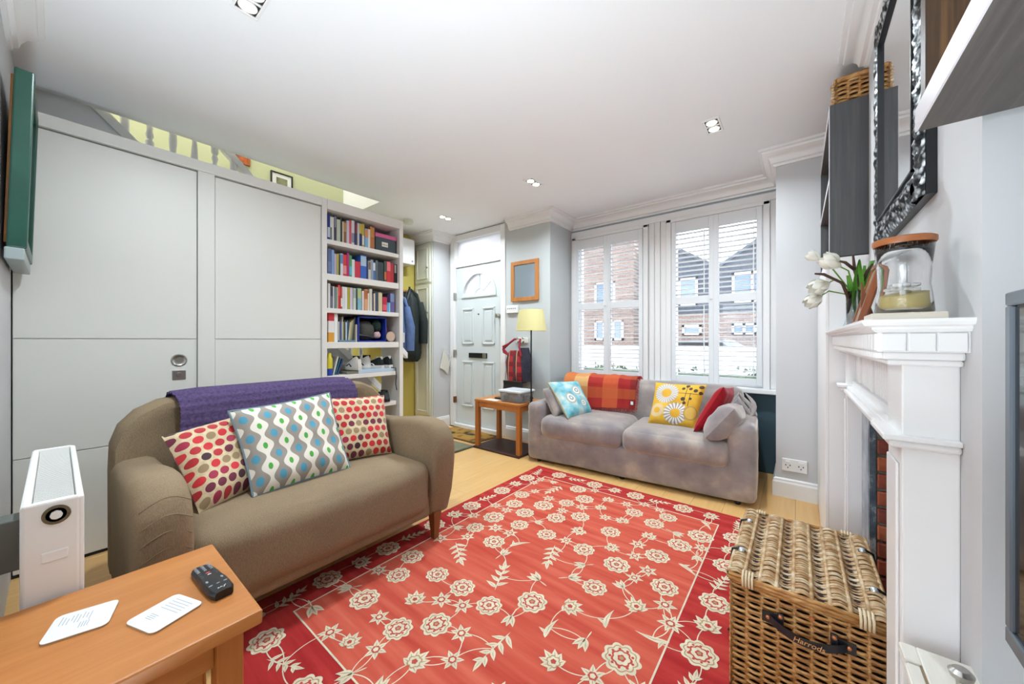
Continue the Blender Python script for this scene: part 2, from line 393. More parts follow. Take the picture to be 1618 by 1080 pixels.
for a in (40,90,140):
    ca,sa=math.cos(R(a)),math.sin(R(a)); mb.prism([(fx+.08*ca-.006*sa,fz+.08*sa+.006*ca),(fx+.08*ca+.006*sa,fz+.08*sa-.006*ca),(fx+fr*ca+.006*sa,fz+fr*sa-.006*ca),(fx+fr*ca-.006*sa,fz+fr*sa+.006*ca)],YD+.03,YD+.044,'y')
build(mb,'fanlight_bars',M_door,leaf)
for x0,x1,z0,z1 in ((-3.35,-3.15,1.05,1.50),(-3.0,-2.80,1.05,1.50),(-3.35,-3.15,.27,.84),(-3.0,-2.80,.27,.84)):
    mb=MB(); w=.022
    mb.bbox(x0,x1,YD+.006,YD+.024,z0,z0+w,.007).bbox(x0,x1,YD+.006,YD+.024,z1-w,z1,.007).bbox(x0,x0+w,YD+.006,YD+.024,z0,z1,.007).bbox(x1-w,x1,YD+.006,YD+.024,z0,z1,.007).bbox(x0+.045,x1-.045,YD+.01,YD+.024,z0+.045,z1-.045,.009)
    build(mb,'raised_panel',M_door,leaf)
build(MB().bbox(-3.225,-2.925,YD+.004,YD+.024,.885,.945,.004),'letter_plate',M_black,leaf)
build(MB().bbox(-2.985,-2.93,YD-.006,YD+.01,.89,.94,.006),'letter_plate_catch',M_chrome,leaf)
Mx=Matrix.Translation((-2.735,YD+.02,1.385))@Matrix.Rotation(R(90),4,'X')
build(MB().lathe([(.026,0),(.026,.006),(.012,.01),(.012,.03),(.022,.036),(.024,.05),(.018,.058)],18,Mx),'door_lock',M_chrome,leaf,True)
build(MB().lathe([(.009,0),(.009,.006)],12,Matrix.Translation((-3.067,YD+.02,1.42))@Matrix.Rotation(R(90),4,'X')),'peephole',M_black,leaf)
for z in (1.66,.93): build(MB().bbox(-3.482,-3.455,YD-.02,YD+.02,z-.05,z+.05,.004),'hinge',M_chrome,d)
build(MB().bbox(-3.482,-3.455,YD-.02,YD+.02,.30,.38,.004),'hinge',plain('brass','#9a6a45',.35,1),d)
# ---------------- windows, shutters ----------------
M_sh=plain('shutter_white','#e6e8ea',.4)
for n,(a,b) in enumerate((WA,WB)):
    w=sempty('window_%d'%(n+1),((a+b)/2,YW,WZ0))
    mb=MB()
    y0,y1=YW+.04,YW+.09
    mb.box(a,a+.045,y0,y1,WZ0,WZ1).box(b-.045,b,y0,y1,WZ0,WZ1).box(a+.045,b-.045,y0,y1,WZ1-.05,WZ1).box(a+.045,b-.045,y0,y1,WZ0,WZ0+.06).box(a+.045,b-.045,y0,y1,1.45,1.495)
    build(mb,'sash_frame',M_white,w)
    for z0,z1 in ((WZ0+.06,1.45),(1.495,WZ1-.05)): build(MB().box(a+.045,b-.045,y0+.02,y0+.024,z0,z1),'window_pane',M_pane,w)
    mb=MB(); c=.03
    mb.bbox(a-.03,a+.016,YW-.05,YW,WZ0,2.245,.004).bbox(b-.016,b+.03,YW-.05,YW,WZ0,2.245,.004).bbox(a-.03,b+.03,YW-.05,YW,2.215,2.25,.004)
    build(mb,'shutter_frame',M_white,w)
mb=MB().bbox(XL,XR,YW-.03,YW,2.25,2.315,.005).bbox(XL,WA[0]-.03,YW-.025,YW,WZ0,2.25,.003).bbox(WB[1]+.03,XR,YW-.025,YW,WZ0,2.25,.003); struct(mb,'trim_4',M_white)
struct(MB().bbox(XL,XR,YW-.09,YW+.02,WZ0-.04,WZ0,.008,3),'trim_5',M_white)
tw=struct(MB().box(WA[1]+.03,WB[0]-.03,YW-.012,YW,WZ0,2.25),'trim_6',M_white)
bw=(WB[0]-WA[1]-.06)/3
for i in range(3): build(MB().bbox(WA[1]+.03+i*bw+.002,WA[1]+.03+(i+1)*bw-.002,YW-.026,YW-.012,WZ0,2.25,.004),'board',M_white,tw)
lou={}
def shutter(x0,x1,rod,label):
    t=thing('shutter_panel',label,'shutter',((x0+x1)/2,YW-.04,.723))
    y0,y1=YW-.052,YW-.022; sw=.04
    mb=MB(); mb.bbox(x0,x0+sw,y0,y1,.723,2.212,.003).bbox(x1-sw,x1,y0,y1,.723,2.212,.003); 
    build(mb,'stile',M_sh,t)
    for a,b in ((.723,.778),(1.437,1.505),(2.108,2.212)): build(MB().bbox(x0+sw,x1-sw,y0,y1,a,b,.003),'rail',M_sh,t)
    key=round(x1-x0,3)
    if key not in lou:
        w=x1-x0-2*sw-.002; pr=[(-.024,-.001),(-.012,-.0042),(.012,-.0042),(.024,-.001),(.024,.001),(.012,.0042),(-.012,.0042),(-.024,.001)]
        me=mesh_of(MB().prism(pr,-w/2,w/2,'x'),'louvre',True); me.materials.append(M_sh); lou[key]=me
    for a,b,n in ((.778,1.437,16),(1.505,2.108,14)):
        st=(b-a)/n
        for i in range(n): inst(lou[key],'louvre',t,((x0+x1)/2,(y0+y1)/2,a+st*(i+.5)),(R(-6),0,0))
    for a,b in ((.80,1.42),(1.525,2.09)): build(MB().box(rod-.004,rod+.004,y0-.014,y0-.006,a,b),'tilt_rod',M_sh,t)
    if x1 in (-.586,-1.582): build(MB().lathe([(.008,0),(.009,.012),(.006,.016)],10,Matrix.Translation((x1-.02,y0,1.47))@Matrix.Rotation(R(90),4,'X')),'knob',M_sh,t)
    return t
shutter(-1.954,-1.582,-1.89,'white louvred shutter panel next to the picture wall')
shutter(-1.582,-1.21,-1.55,'white louvred shutter panel beside the central white boarding, above the orange throw')
shutter(-.94,-.586,-.66,'white louvred shutter panel beside the boarding, above the yellow cushion')
shutter(-.586,-.232,-.29,'white louvred shutter panel at the corner above the sofa arm')
# ---------------- outside ----------------
gm=MB().box(-60,40,YW+.2,80,-.42,-.32); tag(build(gm,'street_ground',plain('road','#8d8f90',.9,var=.15,scale=1.2)),kind='structure')
M_brick_far=MT('far_brick',.85)
bt=M_brick_far.n('ShaderNodeTexBrick'); bt.inputs['Scale'].default_value=1; bt.inputs['Brick Width'].default_value=.225; bt.inputs['Row Height'].default_value=.075; bt.inputs['Mortar Size'].default_value=.008
bt.inputs['Color1'].default_value=lin('#85695c'); bt.inputs['Color2'].default_value=lin('#9d8374'); bt.inputs['Mortar'].default_value=lin('#b9aea2')
mp=M_brick_far.n('ShaderNodeMapping'); mp.inputs['Rotation'].default_value=(R(90),0,0); M_brick_far.L(M_brick_far.tc.outputs['Object'],mp.inputs[0]); M_brick_far.L(mp.outputs[0],bt.inputs['Vector']); M_brick_far.col(bt.outputs[0]); M_brick_far=M_brick_far.m
M_slate=plain('slate_cladding','#4a545e',.7,var=.25,scale=9)
M_farglass=plain('far_window_glass','#7d93a8',.08)
def far_window(t,x0,x1,z0,z1,y,n=2):
    w=MB(); fw=.09
    w.box(x0,x1,y-.08,y,z0,z0+fw).box(x0,x1,y-.08,y,z1-fw,z1).box(x0,x0+fw,y-.08,y,z0,z1).box(x1-fw,x1,y-.08,y,z0,z1)
    for i in range(1,n): xx=x0+(x1-x0)*i/n; w.box(xx-.05,xx+.05,y-.08,y,z0,z1)
    f=build(w,'window',M_white,t); build(MB().box(x0+fw,x1-fw,y-.03,y-.02,z0+fw,z1-fw),'pane',M_farglass,f)
def house(x0,x1,label,gable,eave=4.04,apex=5.58,Y=17,xm=None):
    t=thing('terraced_house',label,'house',((x0+x1)/2,Y+3,-.32))
    if gable:
        xm=xm if xm is not None else (x0+x1)/2; zl=apex-(apex-eave)*(xm-x0)/(x1-xm)
        build(MB().box(x0,x1,Y,Y+6,-.32,2.25),'brick_wall',M_brick_far,t)
        build(MB().prism([(x0,2.25),(x1,2.25),(x1,eave),(xm,apex),(x0,zl)],Y-.04,Y+6,'y'),'gable_wall',M_slate,t)
        mb=MB().prism([(x0-.0,zl),(x0,zl+.14),(xm,apex+.16),(xm,apex)],Y-.15,Y+6,'y').prism([(xm,apex),(xm,apex+.16),(x1,eave+.14),(x1,eave)],Y-.15,Y+6,'y'); build(mb,'roof',plain('roof_edge','#59636b',.7),t)
    else:
        build(MB().box(x0,x1,Y,Y+6,-.32,eave),'brick_wall',M_brick_far,t)
        build(MB().prism([(Y-.3,eave),(Y+6.3,eave),(Y+3,eave+2)],x0,x1,'x'),'roof',M_slate,t)
    return t
h=house(-5.7,-2.6,'house with slate-hung gable over brick seen through the shutter by the boarding',True,xm=-5.0)
for a in ((-5.5,-3.34,2.6,3.78,3),(-3.95,-3.2,1.33,1.75,1)): far_window(h,a[0],a[1],a[2],a[3],17-.04,a[4])
h=house(-2.6,2.2,'house with grey gable and twin white casements seen through the corner shutter',True)
for a in ((-2.09,.7,2.6,3.8,4),(-2.1,-1.25,1.33,1.77,2)): far_window(h,a[0],a[1],a[2],a[3],17-.04,a[4])
h=house(-17.0,-5.75,'long brick terrace with white sash windows across the street',False,eave=5.9,Y=16.0)
for x in (-14.6,-12.2,-9.9,-7.6): 
    far_window(h,x,x+1.0,2.6,3.8,16,2); far_window(h,x,x+1.4,1.1,2.0,16,3)
single(MB().bbox(-14,5,10,10.25,-.32,.93,.03),'garden_wall',plain('white_render','#e9e9e4',.85,var=.05,scale=2),'low white rendered garden wall across the street','wall')
from mathutils import noise as NZ
mb=MB()
for i in range(1600):
    x=random.uniform(-9,3); y=random.uniform(6.6,7.3); z=random.uniform(-.3,.60); a=random.uniform(0,6.28); s=.09
    mb.add([(x,y,z),(x+s*math.cos(a),y+s*math.sin(a),z+.03),(x+s*.4*math.cos(a+.7),y+s*.4*math.sin(a+.7),z+s)],[(0,1,2)])
mb.box(-9,3,6.75,7.15,-.32,.52)
tag(build(mb,'clipped_hedge',plain('hedge_green','#4c5f3f',.9,var=.4,scale=12)),'low clipped green hedge along the pavement','hedge',kind='stuff')
# parked car behind the wall
cx,cy=-2.2,11.6
t=thing('parked_car','blue grey car parked behind the low white garden wall','car',(cx,cy,-.32))
body=[(-2.0,.3),(-2.05,.62),(-1.9,.86),(-1.25,.95),(-.6,1.4),(.7,1.43),(1.35,1.0),(2.0,.9),(2.1,.6),(2.05,.3)]
M_car=plain('car_paint','#8fa0b5',.25,.2)
build(MB().prism([(cx+x,z-.32) for x,z in body],cy-.82,cy+.82,'y'),'car_body',M_car,t)
build(MB().prism([(cx+x,z-.32) for x,z in ((-1.1,.98),(-.55,1.36),(.62,1.38),(1.15,1.0))],cy-.83,cy+.83,'y'),'car_window',M_black,t)
for wx in (-1.3,1.3):
    for sy in (-.75,.75): build(MB().lathe([(.31,-.09),(.31,.09)],20,Matrix.Translation((cx+wx,cy+sy,-.01))@Matrix.Rotation(R(90),4,'X')),'wheel',M_black,t)
# ---------------- cupboard along the left ----------------
cu=thing('sliding_cupboard','tall off-white built-in cupboard with two sliding panel doors behind the small sofa','cupboard',(XC-.2,.56,0))
mb=MB().bbox(XC-.03,XC+.012,YN+.002,1.249,2.122,2.185,.003); build(mb,'top_rail',M_cup,cu)
build(MB().box(XO-.0+.01,XC-.03,YN+.002,1.249,2.165,2.185),'top_panel',M_cup,cu)
build(MB().bbox(XC-.03,XC+.008,.528,.609,0.0,2.122,.003),'post',M_cup,cu)
build(MB().box(XC-.35,XC-.33,YN+.002,1.249,0,2.12),'back_panel',M_cup,cu)
for i,(a,b) in enumerate(((YN+.004,.526),(.611,1.247))):
    dmb=MB()
    dr=build(MB().box(XC-.028,XC-.012,a,b,.014,2.116),'sliding_door',M_cup,cu)
    for z0,z1 in ((.016,.545),(.549,1.107),(1.111,2.114)): build(MB().bbox(XC-.013,XC-.002,a+.001,b-.001,z0,z1,.0015,1),'door_panel',M_cup,dr)
    if i==0:
        Mx=Matrix.Translation((XC-.002,.445,.985))@Matrix.Rotation(R(90),4,'Y')
        build(MB().lathe([(.036,0),(.036,.003),(.03,.004),(.026,.001),(.012,.001)],24,Mx),'flush_pull',M_chrome,dr,True)
        build(MB().bbox(XC-.002,XC+.003,.415,.475,.872,.928,.003),'lock_plate',M_chrome,dr)
        build(MB().lathe([(.014,0),(.012,.008)],14,Matrix.Translation((XC+.002,.445,.9))@Matrix.Rotation(R(90),4,'Y')),'lock_turn',M_chrome,dr)
build(MB().box(XC-.33,XC-.005,YN+.002,1.249,0,.012),'plinth_gap_shade',M_dark,cu)  # dark slab stands in for the shade under the doors
# bookcase at its end
M_case=plain('bookcase_white','#e6e3dd',.45)
BZ=[1.880,1.615,1.350,1.087,.825,.557,.28]
bk=thing('bookcase','tall narrow off-white open bookcase at the end of the sliding cupboard','bookcase',(XC-.15,1.607,0))
for a,b in ((1.249,1.287),(1.928,1.965)): build(MB().bbox(XC-.29,XC+.01,a,b,0,2.185,.003),'side_panel',M_case,bk)
build(MB().bbox(XC-.29,XC+.012,1.287,1.928,2.107,2.185,.003),'top_panel',M_case,bk)
for i,z in enumerate(BZ):
    th=.036 if i in(0,2,4,5,6) else .05
    build(MB().bbox(XC-.29,XC-(.0 if i<4 else .01),1.287,1.928 if i<4 else 1.905,z-th,z,.003),'shelf',M_case,bk)
build(MB().box(XC-.3,XC-.29,1.249,1.965,1.087,2.185),'back_panel',M_case,bk)
# ---------------- staircase seen above the cupboard ----------------
st=sempty('trim_7',(-3.25,.6,0))
zs=lambda y:2.61-1.0*y
build(MB().prism([(-1.5,2.1),(-1.5,4.1),(-1.4,4.1),(.5,zs(.5)),(1.9,zs(1.9)),(1.9,.6),(1.6,.6)],-3.262,-3.244,'x'),'stair_spandrel',M_ceil,st)
build(MB().prism([(-1.4,zs(-1.4)+.05),(-1.4,zs(-1.4)-.02),(2.2,zs(2.2)-.02),(2.2,zs(2.2)+.05)],-3.275,-3.23,'x'),'stair_string',M_white,st)
build(MB().prism([(-1.4,zs(-1.4)+.66),(-1.4,zs(-1.4)+.60),(2.3,zs(2.3)+.60),(2.3,zs(2.3)+.66)],-3.285,-3.225,'x'),'hand_rail',M_white,st)
bp=[(.021,0),(.021,.1),(.012,.115),(.02,.14),(.014,.17),(.022,.26),(.017,.36),(.012,.42),(.02,.45),(.012,.475),(.021,.49),(.021,.6)]
me=mesh_of(MB().lathe(bp,12),'baluster',True); me.materials.append(M_white)
for i in range(-3,15): y=.261+i*.1095; inst(me,'baluster',st,(-3.25,y,zs(y)+.03))
for i in range(12):
    y=2.1-i*.2; build(MB().box(XY,-3.262,y-.22,y,.0 if i<0 else zs(y)-.25,zs(y)-.03),'stair_tread',M_white,st)
def picture(name,label,c,w,h,face,fw,depth,M_f,inner,group=None):
    "framed picture on a wall; face='+x' or '-y' or '+y'"
    t=thing(name,label,'picture',c)
    def q(u0,u1,v0,v1,d0,d1,M,nm,par):
        m=MB()
        if face=='+x': m.bbox(c[0]+d0,c[0]+d1,c[1]+u0,c[1]+u1,c[2]+v0,c[2]+v1,.002,1)
        elif face=='-y': m.bbox(c[0]+u0,c[0]+u1,c[1]-d1,c[1]-d0,c[2]+v0,c[2]+v1,.002,1)
        else: m.bbox(c[0]+u0,c[0]+u1,c[1]+d0,c[1]+d1,c[2]+v0,c[2]+v1,.002,1)
        return build(m,nm,M,par)
    q(-w/2,-w/2+fw,0,h,0,depth,M_f,'frame_side',t); q(w/2-fw,w/2,0,h,0,depth,M_f,'frame_side',t); q(-w/2+fw,w/2-fw,0,fw,0,depth,M_f,'frame_rail',t); q(-w/2+fw,w/2-fw,h-fw,h,0,depth,M_f,'frame_rail',t)
    for nm,M,k,dd in inner: q(-w/2+fw+k,w/2-fw-k,fw+k,h-fw-k,0,dd,M,nm,t)
    return t
M_print=MT('landscape_print',.6); _u=M_print.noise(9,4); M_print.col(M_print.ramp(_u,[(.3,'#3e4a3a'),(.5,'#8a8a6a'),(.7,'#b9b7a5')])); M_print=M_print.m
M_paint=MT('orange_painting',.6); _u=M_paint.noise(11,3); M_paint.col(M_paint.ramp(_u,[(.35,'#2d3f38'),(.5,'#b55a24'),(.7,'#d98738')])); M_paint=M_paint.m
picture('framed_print','small black framed landscape print with wide white mount on the green stair wall',(XY+.002,1.353,2.53),.19,.18,'+x',.012,.02,M_black,[('mount',M_white,0,.012),('print',M_print,.035,.014)])
picture('framed_painting','orange framed dark painting on the stair wall above the handrail',(XY+.002,1.03,2.68),.13,.22,'+x',.02,.02,plain('orange_frame','#a4531f',.5),[('canvas',M_paint,0,.012)])
# ---------------- hall corner ----------------
M_sage=plain('sage_white_paint','#d6d7c9',.45)
pc=thing('panelled_cupboard','pale sage panelled meter cupboard with two doors beside the front door','cupboard',(-3.745,2.91,0))
build(MB().bbox(-3.915,-3.57,2.905,2.92,0.13,2.33,.003),'face_frame',M_sage,pc)
for z0,z1 in ((.16,1.80),(1.83,2.3)):
    dr=build(MB().bbox(-3.885,-3.595,2.885,2.906,z0,z1,.004),'cupboard_door',M_sage,pc)
    w=.04; mb=MB()
    for a,b,c_,e in ((-3.845,-3.635,z0+w,z0+w+.014),(-3.845,-3.635,z1-w-.014,z1-w),(-3.845,-3.831,z0+w,z1-w),(-3.649,-3.635,z0+w,z1-w)): mb.bbox(a,b,2.877,2.886,c_,e,.004)
    build(mb,'panel_moulding',M_sage,dr)
    build(MB().lathe([(.006,0),(.006,.012),(.012,.016),(.011,.026)],12,Matrix.Translation((-3.63,2.885,z0+.18 if z0>1 else 1.45))@Matrix.Rotation(R(90),4,'X')),'knob',M_chrome,dr,True)
bo=thing('wall_box','white fuse box mounted high on the yellow wall above the coats','box',(XY+.1,2.64,2.03))
build(MB().bbox(XY,XY+.2,2.50,2.76,2.03,2.34,.012,3),'case',M_white,bo); build(MB().lathe([(.012,0),(.012,.006)],12,Matrix.Translation((XY+.2,2.72,2.07))@Matrix.Rotation(R(90),4,'Y')),'switch',plain('grey_knob','#8d97a5',.4),bo)
build(MB().bbox(XY,XY+.08,2.765,2.84,2.12,2.27,.006),'junction_box',M_cup,bo)
sw=thing('light_switch','white scalloped light switch on the end of the bookcase','switch',(XC-.02,1.967,1.12))
build(MB().bbox(XC-.07,XC+.02,1.9655,1.975,1.08,1.17,.004),'plate',M_white,sw); build(MB().bbox(XC-.04,XC-.01,1.975,1.981,1.11,1.14,.002),'rocker',M_white,sw)
sd=thing('smoke_detector','round cream smoke detector on the ceiling above the coats','smoke detector',(-3.424,2.449,CE-.05))
build(MB().lathe([(.045,CE-.045),(.055,CE-.038),(.058,CE-.024)],24,Matrix.Translation((-3.424,2.449,0))),'cover',M_sage,sd,True); build(MB().lathe([(.05,CE-.024),(.05,CE)],24,Matrix.Translation((-3.424,2.449,0))),'base',M_sage,sd,True)
# ceiling downlights
def downlight(x,y,rz,label):
    t=thing('ceiling_downlight',label,'ceiling light',(x,y,CE-.006),rz,'recessed twin ceiling downlights')
    c=Matrix.Translation((x,y,CE))@Matrix.Rotation(rz,4,'Z')
    mb=MB()
    for a in ((-.0475,.0475,-.0925,-.077),(-.0475,.0475,.077,.0925),(-.0475,-.036,-.077,.077),(.036,.0475,-.077,.077),(-.036,.036,-.005,.005)): mb.bbox(a[0],a[1],a[2],a[3],-.006,.002,.0015,1,c)
    build(mb,'frame',M_white,t)
    build(MB().box(-.036,.036,-.077,.077,-.0005,.002,c),'recess',M_black,t)
    for s in (-.041,.041):
        r=build(MB().lathe([(.033,-.004),(.033,-.0005)],20,c@Matrix.Translation((0,s,0))),'lamp_ring',M_white,t); build(MB().lathe([(.027,-.005),(.024,-.006)],20,c@Matrix.Translation((0,s,0))),'lamp',M_lampglow,r)
    for s in (-.041,.041): light('downlight_beam','AREA',c@Vector((0,s,-.0065)),DL/2,(0,0,rz),(.82,.93,1),shape='DISK',size=.05,spread=R(150))
    return t
DL=11
DLab='square white twin ceiling downlight '
downlight(-1.70,.48,R(90),DLab+'above the small sofa'); downlight(-.42,2.565,0,DLab+'in front of the shutters by the chimney breast'); downlight(-1.775,2.535,0,DLab+'near the picture wall corner'); downlight(-3.045,2.66,0,DLab+'in front of the front door')


up=thing('added_fill_can','squat metal can added as an unseen ceiling fill lamp beside the oak table','lamp',(-.5,.05,0))  # invented lamp body for the ceiling fill light, out of view
build(MB().lathe([(.17,0),(.175,.02),(.165,.29),(.15,.30),(.148,.28),(.0,.27)],28,Matrix.Translation((-.5,.05,0)),cap=False),'can',M_chrome,up,True); build(MB().lathe([(.18,0),(.18,.012)],28,Matrix.Translation((-.5,.05,0))),'base',M_chrome,up,True)

rw_=sempty('window_3',(-1.3,YBK-.05,.3)); mb=MB()  # unseen rear window, added to go with the rear fill lamp
for x in (-2.95,-1.85,-.78,.29): mb.box(x,x+.06,YBK-.08,YBK-.03,.3,2.4)
mb.box(-2.95,.35,YBK-.08,YBK-.03,.3,.37).box(-2.95,.35,YBK-.08,YBK-.03,2.33,2.4); build(mb,'window_frame',M_white,rw_)
for a,b in ((-2.89,-1.85),(-1.79,-.78),(-.72,.29)): build(MB().box(a,b,YBK-.06,YBK-.055,.37,2.33),'window_pane',M_pane,rw_)
# ---------------- cushions ----------------
def cushion(name,cor,t,mat,label,group,piping=None,n=26,pinch=.05,amp=.004,seed=0):
    A,B,C,D=[Vector(p) for p in cor]; nrm=((B-A).cross(D-A)).normalized()
    mb=MB(); uvs=[]
    def surf(u,v,s):
        a,b=2*u-1,2*v-1
        uu=.5+.5*a*(1-pinch*(1-b*b)); vv=.5+.5*b*(1-pinch*(1-a*a))
        p=(A*(1-uu)+B*uu)*(1-vv)+(D*(1-uu)+C*uu)*vv
        h=t/2*((1-a**4)*(1-b**4))**.55
        w=NZ.noise(Vector((u*4+seed,v*4,s*2)))*amp*(1-a*a)*(1-b*b)*4
        return p+nrm*(s*h+w)
    for s in (1,-1):
        o=len(mb.v); mb.grid(lambda u,v:tuple(surf(u,v,s)),n,n,flip=(s<0))
        uvs+=[(i/n,j/n) for j in range(n+1) for i in range(n+1)]
    c=(A+B+C+D)/4
    low=min(p.z for p in (A,B,C,D))
    r=thing(name,label,'cushion',(c.x,c.y,low),0,group)
    o=build(mb,'cushion_cover',mat,r,'all',uvfn=lambda p,i:uvs[i])
    if piping:
        pts=[]
        for k in range(4*n):
            e,i=divmod(k,n); q=i/n
            u,v=[(q,0),(1,q),(1-q,1),(0,1-q)][e]; pts.append(surf(u,v,1))
        build(MB().tube(pts,.005,6,closed=True),'piping',piping,r,'all')
    return r
def dots_mat(name):
    t=MT(name,.7); u,v,_=t.uv(); N=8.5
    y=v*N; row=y.floor(); x=u*N*1.05+row*.5; cx=x.floor()
    dx=x.frac()-.5; dy=y.frac()-.5; r=(dx*dx+dy*dy*1.0).sqrt()
    wn=t.n('ShaderNodeTexWhiteNoise'); wn.noise_dimensions='2D'; cb=t.n('ShaderNodeCombineXYZ'); t.L(cx,cb.inputs[0]); t.L(row,cb.inputs[1]); t.L(cb.outputs[0],wn.inputs['Vector'])
    c=t.ramp(wn.outputs['Value'],[(0,'#b5141f'),(.36,'#d11f2a'),(.55,'#6b1230'),(.7,'#3a0d1c'),(.78,'#9a7f5c'),(.92,'#a3183e')],True)
    base=t.ramp(t.noise(60,2),[(.35,'#cdb48c'),(.65,'#dcc7a2')])
    t.col(t.mix(r.lt(.40),base,c)); t.b.inputs['Sheen Weight'].default_value=.3; return t.m
def teardrop_mat(name):
    t=MT(name,.75); u,v,_=t.uv(); x=u*5.0+.2; y=v*4.2; fx=(x.frac()-.5); fy=y.frac()-.5
    w=(fy*6.2832).cos()*.15+.27
    base=t.mix(fx.abs().lt(w),'#e9e1d3','#9a9187')
    base=t.mix((fx*fx*1.6+fy*fy).sqrt().lt(.2),base,'#4f97b0')
    gx=(x+.5).frac()-.5; gy=(y+.5).frac()-.5
    base=t.mix((gx*gx*2.2+gy*gy).sqrt().lt(.15),base,'#4fa943')
    t.col(base); t.bump(t.noise(260,2),.2,.002); return t.m
def teal_mat(name):
    t=MT(name,.6); u,v,_=t.uv(); g=t.noise(3,4,'UV')
    base=t.ramp(g,[(.35,'#3f9fb2'),(.5,'#8fc6cf'),(.62,'#d5dcd3')])
    for (a,b,s) in ((.3,.42,.16),(.62,.62,.14),(.68,.25,.1)):
        dx=u-a; dy=v-b; r=(dx*dx+dy*dy).sqrt(); base=t.mix(r.lt(s),base,'#b5ad9f'); base=t.mix(r.lt(s*.75),base,'#e2e2da'); base=t.mix(r.lt(s*.45),base,'#8fa3a5'); base=t.mix(r.lt(s*.2),base,'#e8e4da')
    t.col(base); return t.m
def daisy_mat(name):
    t=MT(name,.75); u,v,_=t.uv(); base=t.ramp(t.noise(5,3,'UV'),[(.3,'#d8a528'),(.7,'#e6b93c')])
    for a,b,s,n,c1,c2 in ((.30,.72,.25,26,'#d8d2c9','#b3a9a2'),(.16,.30,.16,30,'#d9cfc0','#e0b64a'),(.56,.26,.25,18,'#e6e2da','#a59b95')):
        dx=u-a; dy=v-b; r=(dx*dx+dy*dy).sqrt(); an=dy.atan2(dx)
        pet=(an*n).sin().gt(0)
        lim=(an*n/2).sin().abs()*(s*.1)+s*.9
        base=t.mix(r.lt(lim),base,t.mix(pet,c2,c1)); base=t.mix(r.lt(s*.42),base,'#dfa92c')
    for a,b,s in ((.62,.86,.035),(.69,.93,.04),(.76,.86,.035),(.86,.82,.04),(.94,.92,.045),(.96,.78,.035),(.66,.60,.045),(.70,.51,.035),(.80,.62,.03)):
        dx=u-a; dy=v-b; base=t.mix((dx*dx+dy*dy).sqrt().lt(s),base,'#4b3a2e')
    for a,b,h in ((.69,.74,.2),(.78,.6,.16)): base=t.mix(((u-a).abs().lt(.006)).mn((v-b).abs().lt(h)),base,'#4b3a2e')
    base=t.mix(((v-.74).abs().lt(.006)).mn((u-.75).abs().lt(.22)),base,'#4b3a2e')
    dx=u-.86; dy=v-.3; r=(dx*dx*1.4+dy*dy).sqrt(); base=t.mix(r.lt(.16),base,'#b69a52'); base=t.mix(r.lt(.13),base,'#d9b455')
    t.col(base); t.bump(t.noise(240,2),.15,.002); return t.m
# ---------------- small taupe sofa ----------------
M_taupe=fabric('taupe_weave','#83705a','#9a8569',scale=300,bump=.3)
M_legw=wood('walnut_leg','#6a3a1a','#8c5428',axis=2,scale=8)
s1=thing('small_sofa','compact taupe fabric two-seat sofa with scrolled arms and wooden legs, standing before the white cupboard','sofa',(-1.92,.77,0))
build(MB().soft((-1.865,.775,.305),(.635,.99,.28),.07,14,(.014,0,.012),.004,7),'seat_cushion',M_taupe,s1,'all')
build(MB().soft((-1.89,.775,.195),(.64,1.02,.12),.03,10,(.0,0,0),.002,6),'seat_base',M_taupe,s1,'all')
bo_=[(.135,.15),(.135,.55),(.14,.66),(.165,.735),(.215,.79),(.29,.827),(.40,.845),(.775,.853),(1.14,.845),(1.25,.827),(1.325,.79),(1.375,.735),(1.40,.66),(1.405,.55),(1.405,.15)]
def backring(x,ins):
    cy,cz=.77,.5
    return [(x-.16*max(0,z-.42),cy+(y-cy)*(1-ins/.63),z-(ins if z>.4 else 0)*1.0) for y,z in bo_]
def dens(r,k=3):
    out=[]
    for a,b in zip(r,r[1:]): out+=[tuple(a[i]+(b[i]-a[i])*q/k for i in range(3)) for q in range(k)]
    return out+[r[-1]]
rs=[backring(x,i) for x,i in ((-2.165,.06),(-2.155,.035),(-2.165,.012),(-2.2,0),(-2.29,0),(-2.315,.015),(-2.325,.05))]
build(MB().loft([dens(r) for r in rs]),'backrest',M_taupe,s1,True)
ar=[(-2.25,.15),(-1.56,.15),(-1.525,.28),(-1.505,.42),(-1.50,.5),(-1.51,.565),(-1.54,.615),(-1.59,.645),(-1.66,.655),(-1.80,.645),(-2.0,.615),(-2.25,.60)]
def arm(y0,y1):
    sg=1 if y1>y0 else -1; rings=[]
    for q,i in ((0,.035),(.012,.012),(.035,0),(.105,0),(.128,.012),(.14,.04)):
        rings.append([(x-(i if x>-1.7 else 0),y0+sg*q*abs(y1-y0)/.14,z-(i if z>.2 else 0)) for x,z in ar])
    return MB().loft([dens(r,3) for r in rings])
build(arm(1.262,1.402),'armrest',M_taupe,s1,True); na=build(arm(.278,.138),'armrest',M_taupe,s1,True)
mb=MB()
for k in range(4):
    z=.44+k*.05; pts=[]
    for i in range(8): q=i/7; pts.append((-1.50-.02*abs(q-.3)-(.0 if z<.57 else (z-.57)*.8)+.002,.15+.12*q,z+.03*math.sin(q*3.14)))
    mb.tube(pts,.0016,5)
build(mb,'pleats',M_taupe,na,'all')
for x,y in ((-1.575,1.30),(-1.575,.235),(-2.27,1.32),(-2.27,.22)):
    sx=.0; mb=MB().loft([[(x+sx-a,y-a,z),(x+sx+a,y-a,z),(x+sx+a,y+a,z),(x+sx-a,y+a,z)] for a,z in ((.014,.0115 if x>-1.7 else 0),(.026,.16))]); build(mb,'leg',M_legw,s1)
